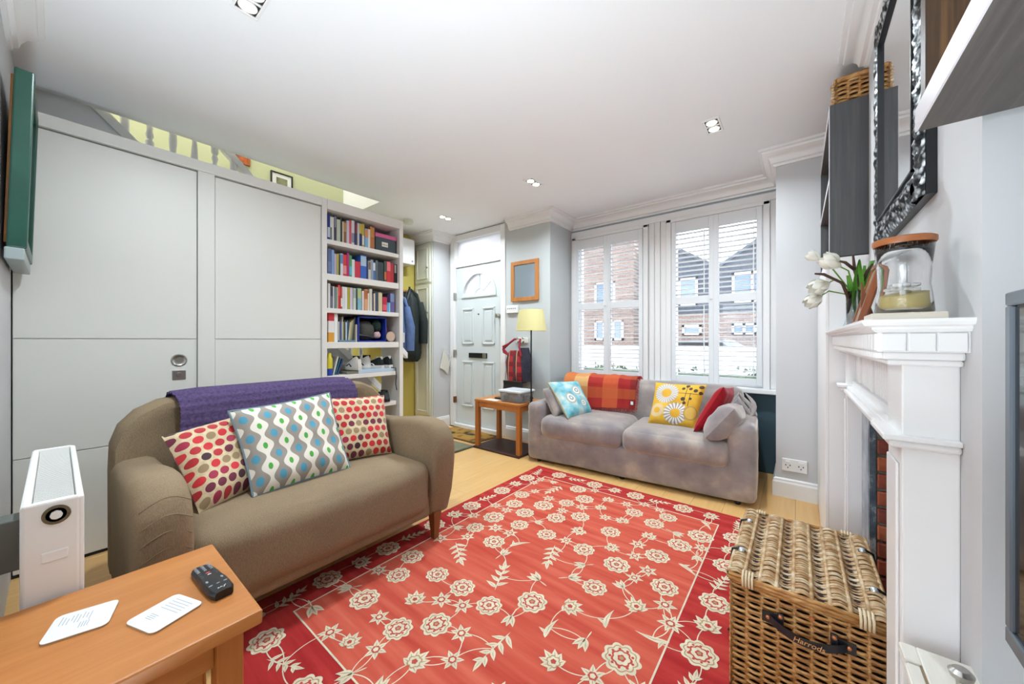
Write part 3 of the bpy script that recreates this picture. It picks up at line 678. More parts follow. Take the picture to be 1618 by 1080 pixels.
# knitted throw over its back
M_purple=MT('purple_knit',.9,0,.15); _u,_v,_w=M_purple.uv(); M_purple.col(M_purple.ramp(M_purple.noise(90,3),[(.3,'#4a3d5c'),(.7,'#63537a')]))
M_purple.bump(M_purple.noise(300,2),.3,.003); M_purple=M_purple.m
prof=[(-2.145,.655),(-2.15,.70),(-2.16,.75),(-2.172,.80),(-2.19,.84),(-2.225,.866),(-2.28,.874),(-2.34,.866),(-2.372,.84),(-2.385,.79),(-2.38,.72),(-2.375,.62)]
def along(prof,n):
    L=[0]
    for a,b in zip(prof,prof[1:]): L.append(L[-1]+math.dist(a,b))
    out=[]
    for i in range(n+1):
        s=L[-1]*i/n; k=max(j for j in range(len(L)) if L[j]<=s+1e-9); k=min(k,len(prof)-2); q=(s-L[k])/(L[k+1]-L[k]); a,b=prof[k],prof[k+1]
        nx,nz=(a[1]-b[1]),(b[0]-a[0]); l=math.hypot(nx,nz); out.append((a[0]+(b[0]-a[0])*q,a[1]+(b[1]-a[1])*q,-nx/l,-nz/l))
    return out
pp=along(prof,300)
def knit(u,v,off):
    x,z,nx,nz=pp[int(round(v*300))]; rib=.011*abs(math.sin(v*math.pi*34))**.6; st=0
    y=.335+.83*u; sag=.022*max(0,1-abs(v-.0)*2)*(.5-.5*math.cos(u*9)); 
    zz=z-(.03*max(0,(abs(u-.5)*2-.75)) if z>.8 else 0)
    d=off+rib+st; return (x-nx*d,y+(.012*math.sin(v*8)),zz-nz*d-sag*.4)
mb=MB().grid(lambda u,v:knit(u,v,.006),240,300); mb.grid(lambda u,v:knit(u,v,-.001),40,50,flip=True)
single(mb,'knitted_throw',M_purple,'ribbed purple knitted throw folded over the back of the small taupe sofa','throw',smooth='all',uvfn=lambda p,i:((i%241)/240,(i//241)/300) if i<241*301 else (0,0))
M_dots=dots_mat('red_dot_weave'); M_tear=teardrop_mat('teardrop_weave'); M_pipe=plain('slate_piping','#6e8088',.7)
G1='cushions on the small taupe sofa'
cushion('dotted_cushion',[(-1.775,.335,.445),(-1.905,.647,.45),(-2.13,.66,.765),(-2.005,.262,.715)],.13,M_dots,'red and plum dotted cushion against the small sofa arm nearest the radiator',G1,seed=1,amp=.006)
cushion('teardrop_cushion',[(-1.765,.505,.45),(-1.785,.93,.45),(-2.005,.925,.815),(-1.985,.475,.785)],.12,M_tear,'grey and cream cushion with blue and green teardrop spots and slate piping',G1,M_pipe,seed=2)
cushion('dotted_cushion',[(-1.92,.86,.45),(-1.84,1.205,.45),(-2.0,1.255,.765),(-2.06,.88,.785)],.12,M_dots,'red and plum dotted cushion against the small sofa arm nearest the bookcase',G1,seed=5)
# ---------------- grey velvet sofa under the window ----------------
M_velvet=MT('grey_velvet',.75,0,.2); _f=M_velvet.noise(7,5); M_velvet.col(M_velvet.ramp(_f,[(.3,'#80787d'),(.55,'#9a908d'),(.72,'#b5a79d')])); M_velvet.b.inputs['Sheen Weight'].default_value=1.0; M_velvet.b.inputs['Sheen Roughness'].default_value=.45; M_velvet.b.inputs['Sheen Tint'].default_value=lin('#efe6dc'); M_velvet.bump(M_velvet.noise(22,4),.25,.01); M_velvet=M_velvet.m
S2=Matrix.Translation((-1.951,2.678,0))@Matrix.Rotation(R(4.1),4,'Z')
s2=thing('velvet_sofa','grey velvet slip-covered three-seat sofa standing under the shuttered windows','sofa',S2@Vector((.87,.4,0)),R(4.1))
def b2(mb,nm,M=M_velvet,par=None): mb.v=[tuple(S2@Vector(p)) for p in mb.v]; return build(mb,nm,M,par or s2,'all')
b2(MB().soft((.87,.375,.145),(1.70,.715,.24),.025,14,(0,.01,0),.005,5),'base')
b2(MB().soft((.5,.28,.33),(.735,.60,.19),.07,14,(0,.012,.022),.005,6,seed=3),'seat_cushion')
b2(MB().soft((1.235,.28,.325),(.735,.60,.19),.07,14,(0,.012,.022),.006,6,seed=8),'seat_cushion')
b2(MB().soft((.075,.37,.28),(.15,.735,.515),.045,12,(.008,.006,.0),.006,6,seed=4),'armrest')
b2(MB().soft((1.665,.385,.285),(.165,.765,.52),.045,12,(.008,.006,.0),.007,6,seed=6),'armrest')
b2(MB().soft((.87,.64,.48),(1.58,.22,.50),.09,16,(0,.012,.008),.006,5,seed=9),'backrest')
mb=MB()
for k in range(7):
    pts=[]; x0=1.56+.02*k
    for i in range(9): q=i/8; pts.append((x0+.03*math.sin(q*4+k)+.04*q,.60-.22*q+.02*math.sin(k*2.1+q*5),.70-.16*q-.02*abs(k-3)/3))
    mb.tube(pts,[.004+.012*math.sin(math.pi*i/8) for i in range(9)],7)
b2(mb,'cover_folds')
for x in (.1,.86,1.64):
    for y in (.06,.68): b2(MB().lathe([(.018,0),(.022,.03)],12,Matrix.Translation((x,y,0))),'foot',M_black)
# tartan throw
def tartan(name):
    t=MT(name,.85); u,v,_=t.uv()
    s=(u*4.6)+.15; c=t.ramp((s/5),[(0,'#c9743c'),(.17,'#d8a66a'),(.36,'#a8241d'),(.55,'#c2512b'),(.74,'#9d1a17'),(.88,'#7e1414')],True)
    band=(v*3.2).frac().gt(.5); c2=t.mix(.45,c,'#c4622e'); k=t.mix(band,c,c2); t.col(k); t.bump(t.noise(220,2),.3,.003); return t.m
M_tartan=tartan('orange_check_wool')
pf=[(.51,.475),(.518,.52),(.524,.58),(.53,.64),(.538,.69),(.56,.728),(.60,.748),(.65,.753),(.70,.748),(.735,.728),(.765,.69),(.77,.62)]
tp=along(pf,60)
def tart(u,v,off):
    y,z,nx,nz=tp[int(round(v*60))]; w=.006*math.sin(u*17+v*3)+.004*math.sin(u*41)
    d=off+.006+max(0,w); x=.13+.70*u+.02*math.sin(v*5)*(u-.5); return tuple(S2@Vector((x,y-nx*d*1.0,z-nz*d-(.035*(1-v)*(.5+.5*math.sin(u*2.6+2)) if v<.3 else 0))))
mb=MB(); mb.grid(lambda u,v:tart(u,v,.006),70,60); mb.grid(lambda u,v:tart(u,v,0),70,60,flip=True)
nn=71*61; tt=thing('check_throw','orange and red checked wool throw with fringe over the velvet sofa back','throw',S2@Vector((.45,.6,.46)))
build(mb,'blanket',M_tartan,tt,'all',uvfn=lambda p,i:((i%nn)%71/70,(i%nn)//71/60))
mb=MB()
for i in range(110):
    u=i/109; p=Vector(tart(u,0,.003)); mb.tube([p,p+Vector((random.uniform(-.006,.006),-.004,-.014)),p+Vector((random.uniform(-.012,.012),-.006,-.03))],.0016,4)
for i in range(60):
    v=i/59; p=Vector(tart(1,v,.004)); mb.tube([p,p+Vector((.012,-.006,random.uniform(-.01,.004))),p+Vector((.028,-.008,random.uniform(-.022,.0)))],.0022,4)
tag(build(mb,'fringe',plain('red_fringe','#a3251c',.9,var=.35,scale=40),tt),kind='stuff')
build(MB().box(-.012,.012,-.001,.001,-.015,.015,Matrix.Translation(tuple(Vector(tart(.965,.1,.012))))),'care_tag',M_white,tt)
G2='cushions on the grey velvet sofa'
cushion('velvet_cushion',[(-1.68,2.735,.425),(-1.62,3.08,.43),(-1.81,3.11,.68),(-1.84,2.78,.655)],.15,M_velvet,'plain grey velvet cushion wedged behind the teal cushion on the sofa arm',G2,seed=3,amp=.004)
cushion('teal_cushion',[(-1.545,2.72,.43),(-1.475,3.05,.43),(-1.675,3.13,.705),(-1.81,2.81,.715)],.12,teal_mat('teal_print'),'turquoise cushion with silvery ring print on the grey velvet sofa',G2,plain('gold_piping','#b3925a',.6),seed=7)
cushion('daisy_cushion',[(-.955,2.975,.43),(-.605,2.99,.43),(-.555,3.135,.755),(-.935,3.12,.75)],.11,daisy_mat('mustard_daisy_print'),'mustard yellow cushion printed with grey daisies and brown berries',G2,seed=11)
cushion('red_cushion',[(-.60,2.88,.435),(-.505,3.14,.435),(-.375,3.14,.75),(-.41,2.90,.775)],.10,fabric('red_velvet','#8f1220','#b01c28',scale=120,sheen=.4),'plain red velvet cushion between the daisy cushion and the grey cushion',G2,seed=12)
cushion('velvet_cushion',[(-.50,2.745,.43),(-.44,3.05,.43),(-.315,3.06,.635),(-.33,2.77,.65)],.17,M_velvet,'plump grey velvet cushion leaning against the sofa arm beside the red cushion',G2,seed=13,amp=.004,pinch=.03)
# ---------------- rug ----------------
RX0,RX1,RY0,RY1=-1.775,-.17,.36,2.615
M_field=MT('rug_field',.95,0,.1); _a=M_field.noise(7,5,sc=(.25,3,1)); M_field.col(M_field.ramp(_a,[(.3,'#b84638'),(.5,'#c85a48'),(.7,'#d26a55')])); M_field.bump(M_field.noise(260,2),.3,.003); M_field=M_field.m
M_bord=MT('rug_border',.95,0,.1); _a=M_bord.noise(7,5,sc=(.25,3,1)); M_bord.col(M_bord.ramp(_a,[(.3,'#9c2829'),(.5,'#b03432'),(.7,'#bd453d')])); M_bord.bump(M_bord.noise(260,2),.3,.003); M_bord=M_bord.m
M_cream=plain('rug_cream','#d9cdb2',.95,var=.1,scale=30); M_tan=plain('rug_tan','#b08f68',.95); M_rred=plain('rug_motif_red','#b8493c',.95)
rug=thing('floral_rug','large red floral rug with cream flowers, leaf sprays and a deeper red border','rug',((RX0+RX1)/2,(RY0+RY1)/2,0))
build(MB().bbox(RX0,RX1,RY0,RY1,0,.010,.004),'rug_border',M_bord,rug)
IX0,IX1,IY0,IY1=RX0+.185,RX1-.20,RY0+.235,RY1-.185
build(MB().box(IX0,IX1,IY0,IY1,.008,.0105),'rug_field',M_field,rug)
ln=MB()
for a in ((IX0-.004,IX1+.004,IY0-.004,IY0+.002),(IX0-.004,IX1+.004,IY1-.002,IY1+.004),(IX0-.004,IX0+.002,IY0,IY1),(IX1-.002,IX1+.004,IY0,IY1)): ln.box(a[0],a[1],a[2],a[3],.010,.0111)
LAY={'c':MB(),'t':MB(),'r':MB()}
def poly2(key,pts,z):
    m=LAY[key]; o=len(m.v); m.v+=[(x,y,z) for x,y in pts]; m.f.append(tuple(range(o,o+len(pts))))
def loc(cx,cy,a,s):
    ca,sa=math.cos(a),math.sin(a); return lambda x,y:(cx+s*(x*ca-y*sa),cy+s*(x*sa+y*ca))
def scallop(f,r,n,k,z,key,ex=1,off=0,N=48): poly2(key,[f(r*(1+k*abs(math.sin(n*q/2+off)))*math.cos(q),r*ex*(1+k*abs(math.sin(n*q/2+off)))*math.sin(q)) for q in [2*math.pi*i/N for i in range(N)]],z)
def leaf2(f,x,y,a,l,w,z=.0112,bend=.0,rib=True):
    ca,sa=math.cos(a),math.sin(a); up=[];dn=[]
    for i in range(9):
        q=i/8; h=w*math.sin(math.pi*q**.8)*(1-.3*q); b=bend*l*q*q
        px,py=l*q,b; up.append((px,py+h)); dn.append((px,py-h))
    T=lambda p:f(x+p[0]*ca-p[1]*sa,y+p[0]*sa+p[1]*ca)
    poly2('c',[T(p) for p in up]+[T(p) for p in dn[::-1][1:-1]],z)
    if rib: poly2('t',[T((l*.1,bend*l*.01)),T((l*.5,bend*l*.25+w*.12)),T((l*.85,bend*l*.72)),T((l*.5,bend*l*.25-w*.12))],z+.0003)
def peony(cx,cy,a,s):
    f=loc(cx,cy,a,s); scallop(f,.78,9,.22,.0112,'c'); scallop(f,.66,9,.2,.0114,'t'); scallop(f,.60,9,.2,.0116,'c'); scallop(f,.42,7,.25,.0118,'r'); scallop(f,.34,7,.22,.012,'c'); scallop(f,.16,5,.3,.0122,'r'); scallop(f,.09,5,.2,.0124,'t')
    for q in range(9): an=q*2*math.pi/9+.2; scallop(loc(*f(.55*math.cos(an),.55*math.sin(an)),0,s*.07),1,3,.1,.0119,'r',N=8)
def lotus(cx,cy,a,s):
    f=loc(cx,cy,a,s)
    for q,l in ((-1.1,.75),(-.6,.9),(0,1.0),(.6,.9),(1.1,.75),(-1.8,.6),(1.8,.6)): leaf2(f,-.15,0,q,l,.24,.0112+.0001*abs(q))
    scallop(f,.3,6,.3,.0118,'t'); scallop(f,.24,6,.3,.012,'c'); scallop(f,.12,5,.3,.0122,'r')
def spray(cx,cy,a,s):
    f=loc(cx,cy,a,s); n=4
    for i in range(n):
        x=-.8+i*.4; leaf2(f,x,0,.75-.1*i,.62-.06*i,.12,.0112,.25); leaf2(f,x+.12,0,-.75+.1*i,.55-.05*i,.11,.0113,-.25)
    leaf2(f,.55,0,0,.6,.11,.0112,.15); leaf2(f,-1.0,-.02,0,1.6,.035,.0114,0,False)
def star(cx,cy,a,s):
    f=loc(cx,cy,a,s)
    for q in range(6): leaf2(f,0,0,q*math.pi/3,1,.26,.0112,0,True)
    scallop(f,.3,6,.2,.0117,'r'); scallop(f,.18,5,.2,.0119,'c')
def tulip(cx,cy,a,s):
    f=loc(cx,cy,a,s)
    for q in (-.45,0,.45): leaf2(f,-.2,0,q,1.1,.24,.0112+.0001*abs(q))
    leaf2(f,-1,.05,0,.9,.05,.0113,0,False)
def curl(cx,cy,a,s):
    f=loc(cx,cy,a,s); leaf2(f,-.8,0,.3,1.5,.2,.0112,-.5); leaf2(f,-.5,.05,.8,.6,.12,.0113,.3)
rr=random.Random(21); pts=[]
def place(x0,x1,y0,y1,n,dmin,kinds):
    for _ in range(n):
        x,y=rr.uniform(x0,x1),rr.uniform(y0,y1); k=rr.choice(kinds); s=dict(p=.062,l=.062,s=.10,t=.056,u=.07,a=.044)[k]*rr.uniform(.9,1.15)
        if all((x-a)**2+(y-b)**2>(dmin*(s+c))**2 for a,b,c in pts):
            pts.append((x,y,s)); ang=rr.uniform(0,6.28); dict(p=peony,l=lotus,s=spray,t=tulip,u=curl,a=star)[k](x,y,ang,s)
bw_=.09
for x in (RX0+bw_,RX1-bw_-.01):
    y=RY0+.1; i=0
    while y<RY1-.05:
        pts.append((x,y,.07)); (peony if i%2==0 else (spray if i%4==1 else lotus))(x,y,R(90)+.3*math.sin(i*2),.066 if i%2==0 else .075); y+=.155; i+=1
for y in (RY0+.115,RY1-.09):
    x=RX0+.26; i=0
    while x<RX1-.2:
        pts.append((x,y,.07)); (peony if i%2==0 else (spray if i%4==1 else lotus))(x,y,.4*math.sin(i*1.7),.064 if i%2==0 else .072); x+=.155; i+=1
place(IX0+.05,IX1-.05,IY0+.05,IY1-.05,900,1.12,['p','l','p','s'])
place(IX0+.02,IX1-.02,IY0+.02,IY1-.02,2600,.98,['t','u','a','s','u'])
place(RX0+.03,RX1-.03,RY0+.03,RY1-.03,2500,.95,['t','u','a'])
# vines between neighbours
vm=LAY['t']; P2=[(a,b) for a,b,c in pts]
for i,(x,y) in enumerate(P2):
    near=sorted(P2,key=lambda q:(q[0]-x)**2+(q[1]-y)**2)[1:3]
    for (a,b) in near[:1+i%2]:
        m=Vector(((x+a)/2+(b-y)*.25,(y+b)/2-(a-x)*.25)); c=[Vector((x,y))*(1-q)**2+m*2*q*(1-q)+Vector((a,b))*q*q for q in [j/10 for j in range(11)]]
        for p,q in zip(c,c[1:]):
            d=(q-p); l=d.length
            if l<1e-6: continue
            n_=Vector((-d.y,d.x))/l*.0018; poly2('c',[tuple(p+n_),tuple(q+n_),tuple(q-n_),tuple(p-n_)],.0108)
build(ln,'border_line',M_cream,rug)
for nm,k,m in (('cream_motifs','c',M_cream),('tan_outlines','t',M_tan),('red_centres','r',M_rred)): tag(build(LAY[k],nm,m,rug),kind='stuff')
# ---------------- near oak table with coasters and remote ----------------
TZ=.50
t1=thing('oak_table','light oak occasional table holding coasters and a remote control','table',(-1.15,-.1,0))
build(MB().bbox(-1.362,-.94,-.52,.288,TZ-.032,TZ,.005),'table_top',M_oak,t1)
for x in (-1.31,-.99):
    for y in (-.46,.235): build(MB().bbox(x-.024,x+.024,y-.024,y+.024,0,TZ-.032,.003),'leg',M_oakz,t1)
for x in (-1.31,-.992): build(MB().bbox(x-.01,x+.01,-.436,.211,TZ-.10,TZ-.032,.002),'apron',M_oak,t1)
for y in (-.46,.235): build(MB().bbox(-1.286,-1.014,y-.01,y+.01,TZ-.10,TZ-.032,.002),'apron',M_oak,t1)
build(MB().bbox(-1.32,-.98,-.47,.245,.14,.16,.003),'lower_shelf',M_oak,t1)
build(MB().bbox(-1.29,-1.01,-.43,.20,TZ-.17,TZ-.10,.003),'drawer',M_oak,t1)
M_ink=plain('grey_print','#a9b4bd',.7)
def coaster(x,y,rz,label,lines):
    t=thing('coaster',label,'coaster',(x,y,TZ),rz,'white coasters on the oak table')
    Mx=Matrix.Translation((x,y,TZ))@Matrix.Rotation(rz,4,'Z'); h=.047; r=.012
    pts=[]
    for cx_,cy_,a0 in ((h-r,h-r,0),(-h+r,h-r,90),(-h+r,-h+r,180),(h-r,-h+r,270)):
        for k in range(5): a=R(a0+k*22.5); pts.append((cx_+r*math.cos(a),cy_+r*math.sin(a)))
    build(MB().prism(pts,0,.0035,'z',Mx),'cork_base',plain('cork_edge','#a88c68',.8),t); build(MB().prism(pts,.0035,.0045,'z',Mx),'printed_face',M_white,t)
    mb=MB()
    for (a,b,c_,w) in lines: mb.box(a-w/2,a+w/2,b-.0007,b+.0007,.0045,.0047,Mx)
    build(mb,'printed_lines',M_ink,t)
coaster(-1.198,.034,R(-15),'white square coaster with a faint blue drawing, at the radiator side of the table',[(-.02+.004*(i%3),-.034+.0055*i,0,.03-.004*(i%4)) for i in range(9)]+[(.015,.0+.004*i,0,.02) for i in range(4)])
coaster(-1.09,.149,R(20),'white square coaster with ruled grey lines and small lettering, beside the remote control',[(.0,.035-.007*i,0,.055) for i in range(5)]+[(-.012,-.012-.004*i,0,.024-.005*(i%2)) for i in range(4)])
rc=thing('remote_control','black television remote control with a grey navigation ring on the oak table','remote control',(-1.137,.238,TZ),R(4))
Mx=Matrix.Translation((-1.137,.238,TZ))@Matrix.Rotation(R(4),4,'Z')
rings=[]
for q in range(13):
    u=-1+q/6; w=.0235*(1-.12*abs(u)**3)*(1 if abs(u)<.99 else .8)*(1.05 if u>0 else .97); h=.019-.004*abs(u)**2+.003*u; x=u*.085
    rings.append([tuple(Mx@Vector((x,yy*w,zz))) for yy,zz in ((-1,.004),(-.85,.0),(.85,.0),(1,.004),(1,h*.7),(.8,h),(.3,h+.001),(-.3,h+.001),(-.8,h),(-1,h*.7))])
build(MB().loft(rings),'body',M_black,rc,True)
M_key=plain('remote_keys','#8f959b',.4); M_kd=plain('remote_dark_keys','#4a4f52',.4)
def key(x,y,rx,ry,m,nm='button'):
    build(MB().lathe([(1,0),(1,.6),(.7,1)],12,Mx@Matrix.Translation((x,y,.0165+.0015*x/.085))@Matrix.Diagonal((rx,ry,.0032,1))),nm,m,rc)
for i in range(4):
    for j in (-1,0,1): key(-.07+i*.009,j*.013,.0028,.0036,M_key)
for i in range(3):
    for j in (-1,1): key(-.03+i*.010,j*.0145,.0026,.0036,M_kd)
key(-.024,0,.005,.006,plain('red_key','#b5423f',.4)); key(-.013,0,.004,.0055,M_white); key(-.005,0,.0025,.004,plain('teal_key','#3f8f94',.4))
key(.022,0,.0075,.0075,M_key,'select_button')
for dx,dy,rx,ry in ((-.013,0,.0035,.008),(.013,0,.0035,.008),(0,-.0145,.0075,.0035),(0,.0145,.0075,.0035)): key(.022+dx,dy,rx,ry,M_key)
for j in (-1,0,1): key(.046,j*.014,.0026,.005,M_key)
text(rc,'lettering','sky',.013,Mx@Matrix.Translation((.066,0,.0195))@Matrix.Rotation(R(90),4,'Z'),M_white,.2)
# ---------------- radiator, thermostat, green picture ----------------
M_rad=plain('radiator_enamel','#f8f6f1',.35)
ra=thing('radiator','white double panel radiator with slotted top grille mounted on the nib wall','radiator',(-1.72,-.005,.16))
for y0,y1 in ((-.052,-.036),(.03,.043)): build(MB().bbox(-2.06,-1.378,y0,y1,.16,.722,.005),'panel',M_rad,ra)
build(MB().bbox(-1.392,-1.376,-.05,.036,.16,.724,.005),'end_panel',M_rad,ra); build(MB().bbox(-2.062,-2.048,-.05,.036,.16,.724,.005),'end_panel',M_rad,ra)
fin=mesh_of(MB().box(-.0025,.0025,-.034,.028,-.012,0),'grille_bar'); fin.materials.append(M_rad)
for i in range(56): inst(fin,'grille_bar',ra,(-2.04+i*.0116,0,.721))
build(MB().box(-2.045,-1.395,-.036,.03,.17,.70),'convector',plain('radiator_inner','#8d8a84',.6),ra)
Mx=Matrix.Translation((-1.376,.0,.69))@Matrix.Rotation(R(90),4,'Y')
build(MB().lathe([(.022,0),(.022,.003),(.016,.003),(.016,.0)],24,Mx),'valve_ring',plain('bronze_ring','#6f6553',.4,.6),ra,True); build(MB().lathe([(.010,0),(.010,.006),(.006,.006)],8,Mx),'bleed_plug',M_rad,ra)
build(MB().bbox(-1.378,-1.3735,-.022,.018,.582,.606,.002),'embossed_badge',M_rad,ra)
for z in (.62,.34): build(MB().bbox(-1.50,-1.44,YN,-.05,z-.06,z+.06,.003).bbox(-1.5,-1.42,-.056,-.05,z-.03,z+.03,.002),'wall_bracket',plain('bracket_grey','#6e716c',.5,.4),ra)
build(MB().tube([(-1.42,-.07,.2),(-1.42,-.07,.02)],.008,10),'supply_pipe',M_white,ra)
th=thing('thermostat','small cream thermostat box on the wall beside the sliding cupboard','thermostat',(-2.72,YN,1.46))
build(MB().bbox(-2.78,-2.62,YN,YN+.045,1.47,1.58,.006),'case',plain('cream_plastic','#e3d9b4',.5),th); build(MB().bbox(-2.765,-2.635,YN,YN+.04,1.455,1.47,.003),'vent_grille',plain('cream_vent','#c9bf9c',.6),th)
M_grn=plain('dark_green_frame','#1f4a3c',.3,var=.15,scale=8)
gp=thing('wall_picture','deep dark green picture frame hanging on the nib wall above the radiator','picture',(-2.54,YN,1.46))
Mg=Matrix.Translation((-2.54,YN+.006,1.45))@Matrix.Rotation(R(-1.5),4,'X')
build(MB().bbox(-.21,.215,0,.012,.02,.66,.003,2,Mg),'backing_board',plain('wood_backing','#8a5a2c',.6,var=.2),gp)
for a in ((-.24,-.20,.0,.68),(.20,.24,.0,.68),(-.20,.20,0,.04),(-.20,.20,.64,.68)): build(MB().bbox(a[0],a[1],.008,.055,a[2],a[3],.005,2,Mg),'frame_edge',M_grn,gp)
build(MB().box(-.20,.20,.03,.036,.04,.64,Mg),'picture_glass',plain('dark_print','#2b3a34',.1),gp)
build(MB().bbox(-.245,.245,.004,.05,-.045,.0,.004,2,Mg),'frame_foot',plain('grey_bevel','#9aa5a3',.4),gp)
# ---------------- side table, lamp and what stands there ----------------
t2=thing('side_table','square beech side table between the front door and the velvet sofa','table',(-2.31,2.87,0))
build(MB().bbox(-2.615,-2.03,2.675,3.065,.475,.50,.004),'table_top',M_oak,t2)
for x in (-2.588,-2.057):
    for y in (2.702,3.038): build(MB().bbox(x-.022,x+.022,y-.022,y+.022,.02,.475,.003),'leg',M_oakz,t2)
for y in (2.702,3.038): build(MB().bbox(-2.566,-2.079,y-.01,y+.01,.42,.475,.002),'apron',M_oak,t2)
for x in (-2.588,-2.057): build(MB().bbox(x-.01,x+.01,2.724,3.016,.42,.475,.002),'apron',M_oak,t2)
build(MB().bbox(-2.62,-2.03,2.66,3.07,0,.02,.004),'base_board',plain('dark_mahogany','#3a1f1d',.5,var=.2),t2)
sb=thing('storage_box','clear plastic storage box with white lid full of odds and ends on the side table','box',(-2.18,2.83,.50))
M_clear=MT('clear_plastic',.15); M_clear.b.inputs['Transmission Weight'].default_value=.75; M_clear.b.inputs['Base Color'].default_value=lin('#e8eef2'); M_clear=M_clear.m
def taper(x0,x1,y0,y1,z0,z1,k):
    cx,cy=(x0+x1)/2,(y0+y1)/2; q=lambda f,z:[(cx+(x-cx)*f,cy+(y-cy)*f,z) for x,y in ((x0,y0),(x1,y0),(x1,y1),(x0,y1))]; return [q(k,z0),q(1,z1)]
build(MB().loft(taper(-2.31,-2.055,2.72,2.94,.50,.595,.9)),'tub',M_clear,sb); build(MB().bbox(-2.322,-2.043,2.708,2.952,.595,.615,.006),'lid',plain('lid_white','#dfe3e6',.35),sb)
for i,(x,y,c) in enumerate(((-2.25,2.76,'#55606a'),(-2.18,2.78,'#9a7a5a'),(-2.12,2.76,'#7f98b5'),(-2.2,2.86,'#44484d'),(-2.1,2.86,'#b0a79b'))): build(MB().soft((x,y,.54),(.06,.06,.06),.02,4,(0,0,0),.008,14,seed=i),'contents',plain('contents_%d'%i,c,.7),sb,True)
lp=thing('tablet_folder','black folio standing open behind the storage box','folder',(-2.36,2.99,.50))
for yo,a in ((0,-8),(.035,8)): build(MB().bbox(-.13,.12,-.006,.006,0,.17,.003,1,Matrix.Translation((-2.36,2.98+yo,.5025))@Matrix.Rotation(R(a),4,'X')),'cover',M_black,lp)
single(MB().bbox(-2.45,-2.345,2.80,2.87,.50,.516,.005),'telephone_handset',M_black,'black handset lying on the side table before the folio','handset')
single(MB().add([(-2.50,2.70,.5005),(-2.33,2.69,.5005),(-2.325,2.77,.5005),(-2.49,2.78,.5005),(-2.50,2.70,.5015),(-2.33,2.69,.5015),(-2.325,2.77,.5015),(-2.49,2.78,.5015)],[(0,3,2,1),(4,5,6,7),(0,1,5,4),(1,2,6,5),(2,3,7,6),(3,0,4,7)]),'loose_paper',M_paper,'loose white paper on the front edge of the side table','paper')
lx,ly=-2.0,2.82
fl=thing('floor_lamp','slim black floor lamp with pale yellow tapered shade between side table and sofa','lamp',(lx,ly,0))
build(MB().lathe([(.028,0),(.028,.012),(.01,.02)],16,Matrix.Translation((lx,ly,0))),'base',M_black,fl,True)
build(MB().tube([(lx,ly,.015),(lx,ly,1.36)],.0075,10),'pole',M_black,fl,True); build(MB().lathe([(.012,.50),(.013,.56),(.010,.565)],12,Matrix.Translation((lx,ly,0))),'collar',M_black,fl,True)
build(MB().lathe([(.006,0),(.009,.02)],8,Matrix.Translation((lx,ly,.545))@Matrix.Rotation(R(70),4,'Y')),'thumb_screw',M_black,fl)
M_shade=MT('cream_shade',.8); M_shade.col('#e6dd9f'); M_shade.b.inputs['Subsurface Weight'].default_value=0; M_shade=M_shade.m
build(MB().lathe([(.146,1.193),(.118,1.39),(.115,1.39),(.143,1.193)],36,Matrix.Translation((lx,ly,0)),cap=False),'shade',M_shade,fl,True)
build(MB().lathe([(.02,1.30),(.03,1.33),(.018,1.36)],12,Matrix.Translation((lx,ly,0))),'bulb',M_white,fl,True)
mb=MB()
for a in range(3): an=a*2.094; mb.tube([(lx,ly,1.36),(lx+.117*math.cos(an),ly+.117*math.sin(an),1.375)],.002,6)
build(mb,'shade_carrier',M_black,fl)
# picture wall
M_mir2=plain('painted_reflection','#929daa',.15,.3)  # blue-grey base colour stands in for what the mirror reflects
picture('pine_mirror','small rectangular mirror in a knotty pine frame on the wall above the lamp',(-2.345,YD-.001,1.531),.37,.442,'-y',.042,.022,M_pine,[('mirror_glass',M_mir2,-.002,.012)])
kr=thing('alarm_keypad','white wall panel with a row of small marks under the pine mirror','panel',(-2.512,YD-.01,1.40))
build(MB().bbox(-2.594,-2.432,YD-.03,YD,1.405,1.49,.005),'plate',M_white,kr)
for i in range(5): build(MB().bbox(-2.572+i*.026,-2.558+i*.026,YD-.033,YD-.03,1.45,1.462,.001,1),'key',plain('grey_key','#8f9397',.5),kr)
hb=thing('hook_board','pale wooden coat hook board behind the red bag','hooks',(-2.38,YD,1.07))
build(MB().bbox(-2.46,-2.30,YD-.018,YD,1.07,1.13,.004),'board',M_wash,hb)
for x in (-2.42,-2.35): build(MB().tube([(x,YD-.018,1.12),(x,YD-.045,1.115),(x,YD-.05,1.135)],.004,6).tube([(x,YD-.018,1.09),(x,YD-.035,1.075),(x,YD-.04,1.085)],.004,6),'hook',M_black,hb,True)
def hang(cx,cy,secs,n=28,folds=6,amp=.01,seed=0,ax='x'):
    "hanging cloth body: secs=[(z,half width,half depth,xshift)]"
    rings=[]
    for z,w,dp,xs in secs:
        r=[]
        for i in range(n):
            a=2*math.pi*i/n; f=amp*math.sin(folds*a+z*9+seed)
            x=(w+f)*math.cos(a); y=(dp+f*.6)*math.sin(a); r.append((cx+xs+x,cy+y,z) if ax=='x' else (cx+y,cy+xs+x,z))
        rings.append(r)
    return MB().loft(rings)
M_tbag=MT('red_tartan',.85); u_,v_,w_=M_tbag.uv('Object'); k1=(u_*9).frac().gt(.55); k2=(w_*9).frac().gt(.55); _c=M_tbag.mix(k1,'#b02a30','#4c3a3c'); _c=M_tbag.mix(k2,_c,'#7a1f2a'); _c=M_tbag.mix(((u_*9).frac().gt(.93)),_c,'#c9b28a'); M_tbag.col(_c); M_tbag=M_tbag.m
bg=thing('shoulder_bag','red tartan and black shoulder bag hanging from the hook board beside the front door','bag',(-2.37,YD-.07,.645))
